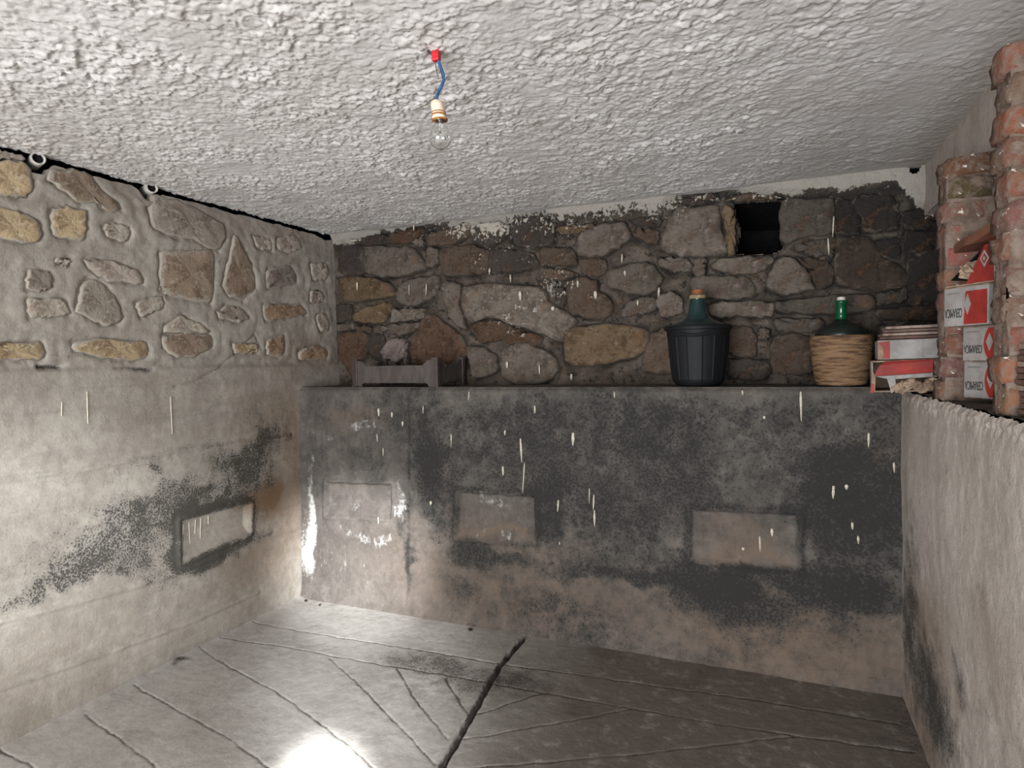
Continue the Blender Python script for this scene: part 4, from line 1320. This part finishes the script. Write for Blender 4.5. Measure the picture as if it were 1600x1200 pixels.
# ------------------------------------------------------------------ cartons on the corner of the plinth
def lower_carton():
    a = pt(1412, 612, 1, 2.93)
    t = thing('crushed_carton', 'crushed red and white carton torn open below, on the corner of the plinth', 'box', (0.535, 2.975, ZT - 0.002), (0, math.radians(-1.5), math.radians(-6)))
    lx, ly, lz = 0.30, 0.26, 0.125
    bm = bmesh.new()
    # hollow sleeve: top, back, right, bottom; front handled apart
    add_box(bm, -lx / 2, lx / 2, -ly / 2 + .02, ly / 2, lz - .006, lz)
    add_box(bm, -lx / 2, lx / 2, -ly / 2 + .0, ly / 2, 0, .005)
    add_box(bm, lx / 2 - .005, lx / 2, -ly / 2, ly / 2, 0.005, lz - .006)
    add_box(bm, -lx / 2, lx / 2, ly / 2 - .005, ly / 2, 0.005, lz - .006)
    from_bm('carton', bm, M['cardbrown'], t)
    def panel(name, pts, mat, th=0.004):
        b = bmesh.new()
        f = b.faces.new([b.verts.new(p) for p in pts])
        r = bmesh.ops.extrude_face_region(b, geom=[f])
        bmesh.ops.translate(b, verts=[v for v in r['geom'] if isinstance(v, bmesh.types.BMVert)], vec=(0, th, 0))
        return from_bm(name, b, mat, t)
    yf = -ly / 2
    # bulging red front, rounded upper left corner
    P = [(-lx / 2 + .012, yf, 0.066), (-lx / 2 + .016, yf - .004, 0.084), (-lx / 2 + .03, yf - .002, 0.108), (-lx / 2 + .05, yf + .006, 0.122), (lx / 2, yf + .01, 0.124), (lx / 2, yf - .004, 0.078), (-lx / 2 + .04, yf - .008, 0.066)]
    panel('red_panel', P, M['cardred'])
    panel('white_band', [(-lx / 2 + .012, yf, 0.064), (-lx / 2 + .04, yf - .008, 0.064), (lx / 2, yf - .004, 0.076), (lx / 2, yf, 0.060), (-lx / 2 + .06, yf - .006, 0.050)], M['cardwhite'])
    panel('white_flap', [(-lx / 2 + .052, yf - .006, 0.056), (-lx / 2 + .080, yf - .008, 0.056), (-lx / 2 + .082, yf - .018, 0.014), (-lx / 2 + .066, yf - .016, -0.006)], M['cardwhite'])
    panel('side_edge', [(-lx / 2 - .004, yf, 0.0), (-lx / 2 + .010, yf, 0.0), (-lx / 2 + .014, yf, 0.064), (-lx / 2 + .002, yf, 0.088)], M['cardbrown'])
    panel('red_corner', [(-lx / 2 - .006, yf - .004, -0.002), (-lx / 2 + .008, yf - .004, -0.002), (-lx / 2 + .008, yf - .004, 0.034), (-lx / 2 - .002, yf - .004, 0.034)], M['cardred'])
    bm = bmesh.new(); add_box(bm, -lx / 2, -lx / 2 + .005, yf + .004, ly / 2, 0.005, lz - .006)
    from_bm('end_panel', bm, M['cardwhite'], t)
    # torn, crumpled cardboard hanging out below the front
    rnd = random.Random(14)
    for k in range(5):
        bm = bmesh.new()
        bmesh.ops.create_icosphere(bm, subdivisions=3, radius=1.0)
        cx = -0.055 + k * 0.038; cz = 0.016 + 0.014 * (k % 2); sx = rnd.uniform(.024, .032)
        for v in bm.verts:
            q = 1 + 0.30 * math.sin(v.co.x * 5 + k) * math.cos(v.co.z * 6 + k * 2) + 0.15 * math.sin(v.co.y * 9 + v.co.x * 8)
            v.co = Vector((cx + v.co.x * sx * q, yf - 0.010 + v.co.y * 0.016 * q, cz + v.co.z * 0.022 * q))
        from_bm('torn_cardboard', bm, M['cardbrown'], t, smooth=False)
    return t


lower_carton()
t = box_thing('flat_carton', 'flat white carton with a red end band, lying on the crushed carton', (0.545, 2.985, ZT + 0.126), (0, math.radians(-1.0), math.radians(-5)), 0.28, 0.22, 0.078, M['cardwhite'])
yf = -0.1102
poly_part('red_panel', [(-0.138, 0.004), (-0.098, 0.003), (-0.098, 0.074), (-0.138, 0.070)], yf, 0.0006, M['cardred'], t)
poly_part('torn_edge', [(-0.14, 0.002), (-0.118, 0.002), (-0.124, 0.05), (-0.14, 0.074)], yf - .0006, 0.0006, M['cardbrown'], t)
poly_part('seam', [(0.012, 0.003), (0.0135, 0.003), (0.0135, 0.076), (0.012, 0.076)], yf, 0.0005, M['inkgrey'], t)
zt = ZT + 0.207
for i, nm in enumerate(('lowest', 'second from the bottom', 'second from the top', 'topmost')):
    bm = box_bm(-0.135, 0.135, -0.10, 0.10, 0, 0.011, 0.0015)
    rnd = random.Random(50 + i)
    for v in bm.verts: v.co += Vector((rnd.uniform(-1, 1), rnd.uniform(-1, 1), 0)) * 0.003
    o = from_bm('thin_tile', bm, M['tile_light'] if i in (1, 3) else M['tile'], None, (0.548 + 0.006 * i, 2.985, zt))
    o.rotation_euler = (0, math.radians(-1.0), math.radians(-5 + rnd.uniform(-3, 3)))
    tag(o, '%s thin brown tile of the four lying on the flat white carton' % nm, 'tile', 'thin tiles on the flat carton')
    zt += 0.0135

# ------------------------------------------------------------------ demijohn in a black plastic basket
def demijohn_black():
    t = thing('demijohn', 'corked teal glass demijohn in a black plastic basket on the ledge', 'demijohn', (-0.352, 3.345, ZT))
    R = 0.160
    rib = lambda a, z: 1 + (0.020 if 0.03 < z < 0.255 and (math.cos(a * 14) > 0.72) else 0.0)
    prof = [(0.095, 0.0), (0.112, 0.006), (0.124, 0.022), (0.130, 0.035), (0.1375, 0.10), (0.146, 0.18), (0.152, 0.25), (0.155, 0.256), (0.158, 0.285), (0.168, 0.288), (0.170, 0.300), (0.166, 0.308), (0.158, 0.306), (0.150, 0.29), (0.12, 0.29)]
    from_bm('basket', lathe_bm(prof, 112, True, True, rib), M['blackplastic'], t)
    for s in (0, 1):                       # moulded hand-holds, front and back
        bm = bmesh.new()
        n = 10
        for (z, dz) in ((0.262, 0.006), (0.284, 0.005)):
            pass
        pts = [(math.cos(a) * 0.162, math.sin(a) * 0.162, 0.268 - 0.012 * math.sin(math.pi * k / n)) for k, a in ((k, -math.pi / 2 - 0.45 + 0.9 * k / n + s * math.pi) for k in range(n + 1))]
        from_bm('handle', tube_bm(pts, 0.008, 8), M['blackplastic'], t)
    g = [(0.148, 0.292), (0.132, 0.312), (0.105, 0.326), (0.080, 0.336), (0.060, 0.352), (0.048, 0.375), (0.042, 0.41), (0.038, 0.44), (0.036, 0.452), (0.041, 0.455), (0.041, 0.468), (0.034, 0.470)]
    from_bm('glass', lathe_bm(g, 48), M['glass_teal'], t, smooth=True)
    from_bm('neck_band', lathe_bm([(0.0395, 0.448), (0.0418, 0.450), (0.0420, 0.466), (0.0395, 0.468)], 40), M['label'], t, smooth=True)
    from_bm('cork', lathe_bm([(0.028, 0.466), (0.030, 0.474), (0.031, 0.492), (0.028, 0.495)], 28), M['cork'], t)
    return t


demijohn_black()


def demijohn_wicker():
    t = thing('wicker_demijohn', 'green-necked demijohn in a brown wicker basket beside the cartons', 'demijohn', (0.303, 3.31, ZT))
    coils = 22
    prof = [(0.085, 0.0), (0.098, 0.004)]
    H = 0.232
    for i in range(coils * 4 + 1):
        z = 0.006 + (H - 0.006) * i / (coils * 4)
        r = 0.100 + 0.034 * min(1, (z / H) ** 0.55)
        r += 0.0022 * abs(math.sin(math.pi * i / 4))
        prof.append((r, z))
    prof += [(0.132, H + 0.004), (0.122, H + 0.003), (0.12, H - 0.02)]
    wob = lambda a, z: 1 + 0.010 * math.sin(a * 2 + z * 9) + 0.007 * math.sin(a * 28 + (math.pi if int(z / 0.0103) % 2 else 0))
    from_bm('basket', lathe_bm(prof, 112, True, True, wob), M['wicker'], t, smooth=True)
    for k in range(14):                    # upright stakes poking above the rim
        a = 2 * math.pi * k / 14 + .15
        h = H + (0.03 if k == 1 else 0.006)
        from_bm('stake', tube_bm([(0.128 * math.cos(a), 0.128 * math.sin(a), H - 0.03), (0.129 * math.cos(a), 0.129 * math.sin(a), h)], 0.0035, 6), M['wicker_dark'], t)
    g = [(0.119, H - 0.012), (0.112, H + 0.02), (0.095, H + 0.042), (0.065, H + 0.056), (0.040, H + 0.066), (0.028, H + 0.08)]
    from_bm('shoulder', lathe_bm(g, 48), M['glass_dark'], t, smooth=True)
    g = [(0.027, H + 0.076), (0.0235, H + 0.10), (0.0225, H + 0.155), (0.0245, H + 0.157), (0.0245, H + 0.168), (0.021, H + 0.170)]
    from_bm('neck', lathe_bm(g, 36), M['glass_green'], t, smooth=True)
    from_bm('cap', lathe_bm([(0.0175, H + 0.168), (0.0185, H + 0.172), (0.0185, H + 0.183), (0.015, H + 0.186)], 28), M['capwhite'], t)


demijohn_wicker()

# ------------------------------------------------------------------ plastic fruit crate on the ledge
def crate():
    A = Vector((-2.40, YP + 0.045)); 
    t = thing('fruit_crate', 'shallow brown plastic fruit crate on the ledge at the left', 'crate', (-2.105, 3.365, ZT + 0.001), (0, 0, math.radians(-2)))
    lx, ly, H = 0.62, 0.34, 0.17
    def outline(L, arch=True):
        a = L / 2
        lowz, hi = 0.026, 0.128
        return [(-a, 0), (-a + .055, 0), (-a + .062, lowz * .7), (-a + .085, lowz), (a - .085, lowz), (a - .062, lowz * .7), (a - .055, 0), (a, 0), (a, H - .008),
                (a - .06, H - .012), (a - .075, hi + .018), (a - .10, hi), (-a + .10, hi), (-a + .075, hi + .018), (-a + .06, H - .012), (-a, H - .008)]
    def side(name, L, thick, place):
        bm = bmesh.new()
        f = bm.faces.new([bm.verts.new((x, 0, z)) for x, z in outline(L)])
        r = bmesh.ops.extrude_face_region(bm, geom=[f])
        bmesh.ops.translate(bm, verts=[v for v in r['geom'] if isinstance(v, bmesh.types.BMVert)], vec=(0, thick, 0))
        # stiffening ribs along the upper and lower edges
        add_box(bm, -L / 2 + .09, L / 2 - .09, -0.006, 0, 0.118, 0.128)
        add_box(bm, -L / 2 + .09, L / 2 - .09, -0.006, 0, 0.028, 0.036)
        for v in bm.verts: v.co = place @ v.co
        return from_bm(name, bm, M['crate_dusty'], t)
    R4 = lambda a, x, y: Matrix.Translation((x, y, 0)) @ Matrix.Rotation(a, 4, 'Z')
    side('front_panel', lx - .02, .006, R4(0, 0, -ly / 2 + .006))
    side('back_panel', lx - .02, .006, R4(math.pi, 0, ly / 2 - .006))
    side('end_panel', ly - .02, .006, R4(math.pi / 2, lx / 2 - .006, 0))
    side('end_panel', ly - .02, .006, R4(-math.pi / 2, -lx / 2 + .006, 0))
    for sx in (-1, 1):
        for sy in (-1, 1):
            bm = bmesh.new()
            xs = sorted((sx * lx / 2, sx * (lx / 2 - .036))); ys = sorted((sy * ly / 2, sy * (ly / 2 - .036)))
            add_box(bm, xs[0], xs[1], ys[0], ys[1], 0, H, 0.003)
            add_box(bm, xs[0] - .004, xs[1] + .004, ys[0] - .004, ys[1] + .004, H - .012, H + .002, 0.002)
            add_box(bm, xs[0] - .004, xs[1] + .004, ys[0] - .004, ys[1] + .004, 0, 0.010, 0.002)
            for q in (0.008, 0.020):
                xq = sx * (lx / 2 - q)
                add_box(bm, xq - .0025, xq + .0025, ys[0] - .003, ys[1] + .003, 0.010, H - .012)
            from_bm('corner_post', bm, M['crate'], t)
    for k in range(9):
        y = -ly / 2 + .03 + k * (ly - .06) / 8
        from_bm('bottom_slat', box_bm(-lx / 2 + .01, lx / 2 - .01, y - .010, y + .010, 0.022, 0.030), M['crate'], t)


crate()

# ------------------------------------------------------------------ bare bulb on its wire
def bulb():
    zc = 2.117
    S = 1.065
    P = Vector((0, 0, EYE)) + (Vector((-0.818, 1.491, zc)) - Vector((0, 0, EYE))) * S
    def at(x, y):
        d = (P - Vector((0, 0, EYE))).dot(FW)
        r = ray(x, y)
        return Vector((0, 0, EYE)) + r * (d / r.dot(FW))
    c = at(688, 215)
    t = thing('bare_bulb', 'bare clear light bulb hanging on a blue wire from the ceiling', 'light bulb', c)
    t.scale = (S, S, S)
    L = lambda v: (v - t.location) / S
    Rb = 0.030
    prof_o = []
    for k in range(21):                       # globe, tapering to the neck
        a = -math.pi / 2 + k / 20 * (math.pi / 2 + 0.62)
        prof_o.append((max(0.0006, Rb * math.cos(a)), Rb * math.sin(a)))
    prof_o += [(0.0205, 0.0255), (0.0165, 0.032), (0.0142, 0.039), (0.0132, 0.046)]
    inner = [(max(0.0003, r - 0.0008), z + (0.0008 if z < 0 else 0)) for r, z in prof_o][::-1]
    from_bm('bulb_glass', lathe_bm(prof_o + inner, 48, False, False), M['glass'], t, smooth=True)
    from_bm('glass_stem', lathe_bm([(0.0055, 0.044), (0.0035, 0.034), (0.0028, 0.016), (0.0012, 0.012)], 16), M['glass'], t, smooth=True)
    for s in (-1, 1):
        from_bm('support_wire', tube_bm([(0, 0, 0.018), (s * 0.006, 0, 0.008), (s * 0.011, 0, 0.002)], 0.0005, 6), M['steel'], t)
    from_bm('filament', tube_bm([(0.011 * math.cos(q), 0.002 * math.sin(q * 3), 0.002 - 0.002 * math.sin(q)) for q in [math.pi * k / 12 for k in range(13)]], 0.0004, 6), M['steel'], t)
    from_bm('screw_base', lathe_bm([(0.0130 + (0.0009 if k % 2 else 0), 0.043 + 0.0018 * k) for k in range(9)], 32), M['steel'], t, smooth=True)
    top = L(at(683, 161))
    tiltx = (top.x) / (top.z)
    hold = thing_holder = lathe_bm([(0.0195, 0.0455), (0.0200, 0.050), (0.0186, 0.058), (0.0182, 0.066), (0.0180, 0.086), (0.0165, 0.094), (0.0110, 0.0985), (0.004, 0.0995)], 40)
    for v in hold.verts: v.co.x += -0.0085 * (v.co.z - 0.045) / 0.055
    from_bm('lamp_holder', hold, M['porcelain'], t, smooth=True)
    for z0, z1, r in ((0.0450, 0.0480, 0.0214), (0.0560, 0.0620, 0.0194), (0.0640, 0.0680, 0.0190)):
        b = lathe_bm([(r - .001, z0), (r, z0 + .0006), (r, z1 - .0006), (r - .001, z1)], 40)
        for v in b.verts: v.co.x += -0.0085 * (v.co.z - 0.045) / 0.055
        from_bm('rusty_ring', b, M['rust'], t, smooth=True)
    pts = [L(at(x, y)) for x, y in ((682.0, 161), (682.5, 152), (686, 142), (691, 132), (693.5, 124), (692, 114), (688, 104), (685, 94))]
    pts[0].z -= 0.004
    from_bm('blue_wire', tube_bm(smooth_line(pts), 0.0042, 10), M['bluewire'], t, smooth=True)
    pts = [L(at(x, y)) for x, y in ((693.0, 125), (691, 114), (687, 102), (684.5, 94), (681, 90), (674, 84), (668, 79))]
    from_bm('black_wire', tube_bm(smooth_line(pts), 0.0035, 10), M['blackwire'], t, smooth=True)
    pts = [L(at(x, y)) for x, y in ((680.0, 95), (682, 110), (685.5, 124))]
    from_bm('bare_wire', tube_bm(smooth_line(pts), 0.0012, 6), M['steel'], t, smooth=True)
    bm = bmesh.new()
    q = L(at(681.5, 89))
    add_box(bm, q.x - 0.0110, q.x + 0.0110, q.y - 0.009, q.y + 0.009, q.z - 0.0110, q.z + 0.0120, 0.003)
    for s in (-1, 1):
        add_box(bm, q.x + s * 0.0075 - .0038, q.x + s * 0.0075 + .0038, q.y - .0038, q.y + .0038, q.z + 0.006, q.z + 0.020, 0.0015)
    from_bm('red_connector', bm, M['redplastic'], t)
    # hook that carries it, up to the ceiling
    from_bm('hook', tube_bm(smooth_line([q + Vector((0, 0, 0.008)), q + Vector((0.001, 0.004, 0.03)), q + Vector((0, 0.008, 0.05))]), 0.003, 8), M['blackwire'], t)


bulb()

# ------------------------------------------------------------------ pipe stubs showing in the gap under the ceiling
for (p, lab) in ((PIPES[0], 'white pipe stub under the ceiling, nearer the left edge'), (PIPES[1], 'white pipe stub under the ceiling, above the large grey stone')):
    t = thing('pipe_stub', lab, 'pipe', p, (0, 0, math.radians(-20)), 'pipe stubs under the ceiling')
    prof = [(0.0265, -0.12), (0.0270, -0.002), (0.0255, 0.0), (0.0205, 0.0), (0.0195, -0.003), (0.0195, -0.12)]
    bm = lathe_bm(prof, 32, False, False)
    bmesh.ops.rotate(bm, verts=bm.verts, cent=(0, 0, 0), matrix=Matrix.Rotation(math.radians(90), 3, 'Y'))
    from_bm('pipe', bm, M['conduit'], t, smooth=True)
    bm = lathe_bm([(0.0196, -0.02), (0.0196, -0.014)], 24)
    bmesh.ops.rotate(bm, verts=bm.verts, cent=(0, 0, 0), matrix=Matrix.Rotation(math.radians(90), 3, 'Y'))
    from_bm('bore_shade', bm, M['pit'], t)  # black disc standing in for the shade inside the pipe

# ------------------------------------------------------------------ crumbs of mortar lying on the floor
for k, (x, y, r, lab) in enumerate(((735, 986, 0.013, 'dark crumb of mortar on the floor left of the drain channel head'),
                                    (478, 940, 0.011, 'dark mortar crumb on the floor in the left back corner'),
                                    (500, 946, 0.008, 'smaller dark crumb just right of the left corner one'))):
    p = pt(x, y, 2, 0.0)
    rnd = random.Random(70 + k)
    bm = bmesh.new()
    bmesh.ops.create_icosphere(bm, subdivisions=2, radius=r)
    for v in bm.verts:
        v.co *= rnd.uniform(0.75, 1.15)
        v.co.z *= 0.7
    lo = min(v.co.z for v in bm.verts)
    z = float(floor_h(np.array([p.x]), np.array([p.y]))[0])
    tag(from_bm('mortar_crumb', bm, M['wicker_dark'], None, (p.x, p.y, z - lo - 0.001)), lab, 'crumb')
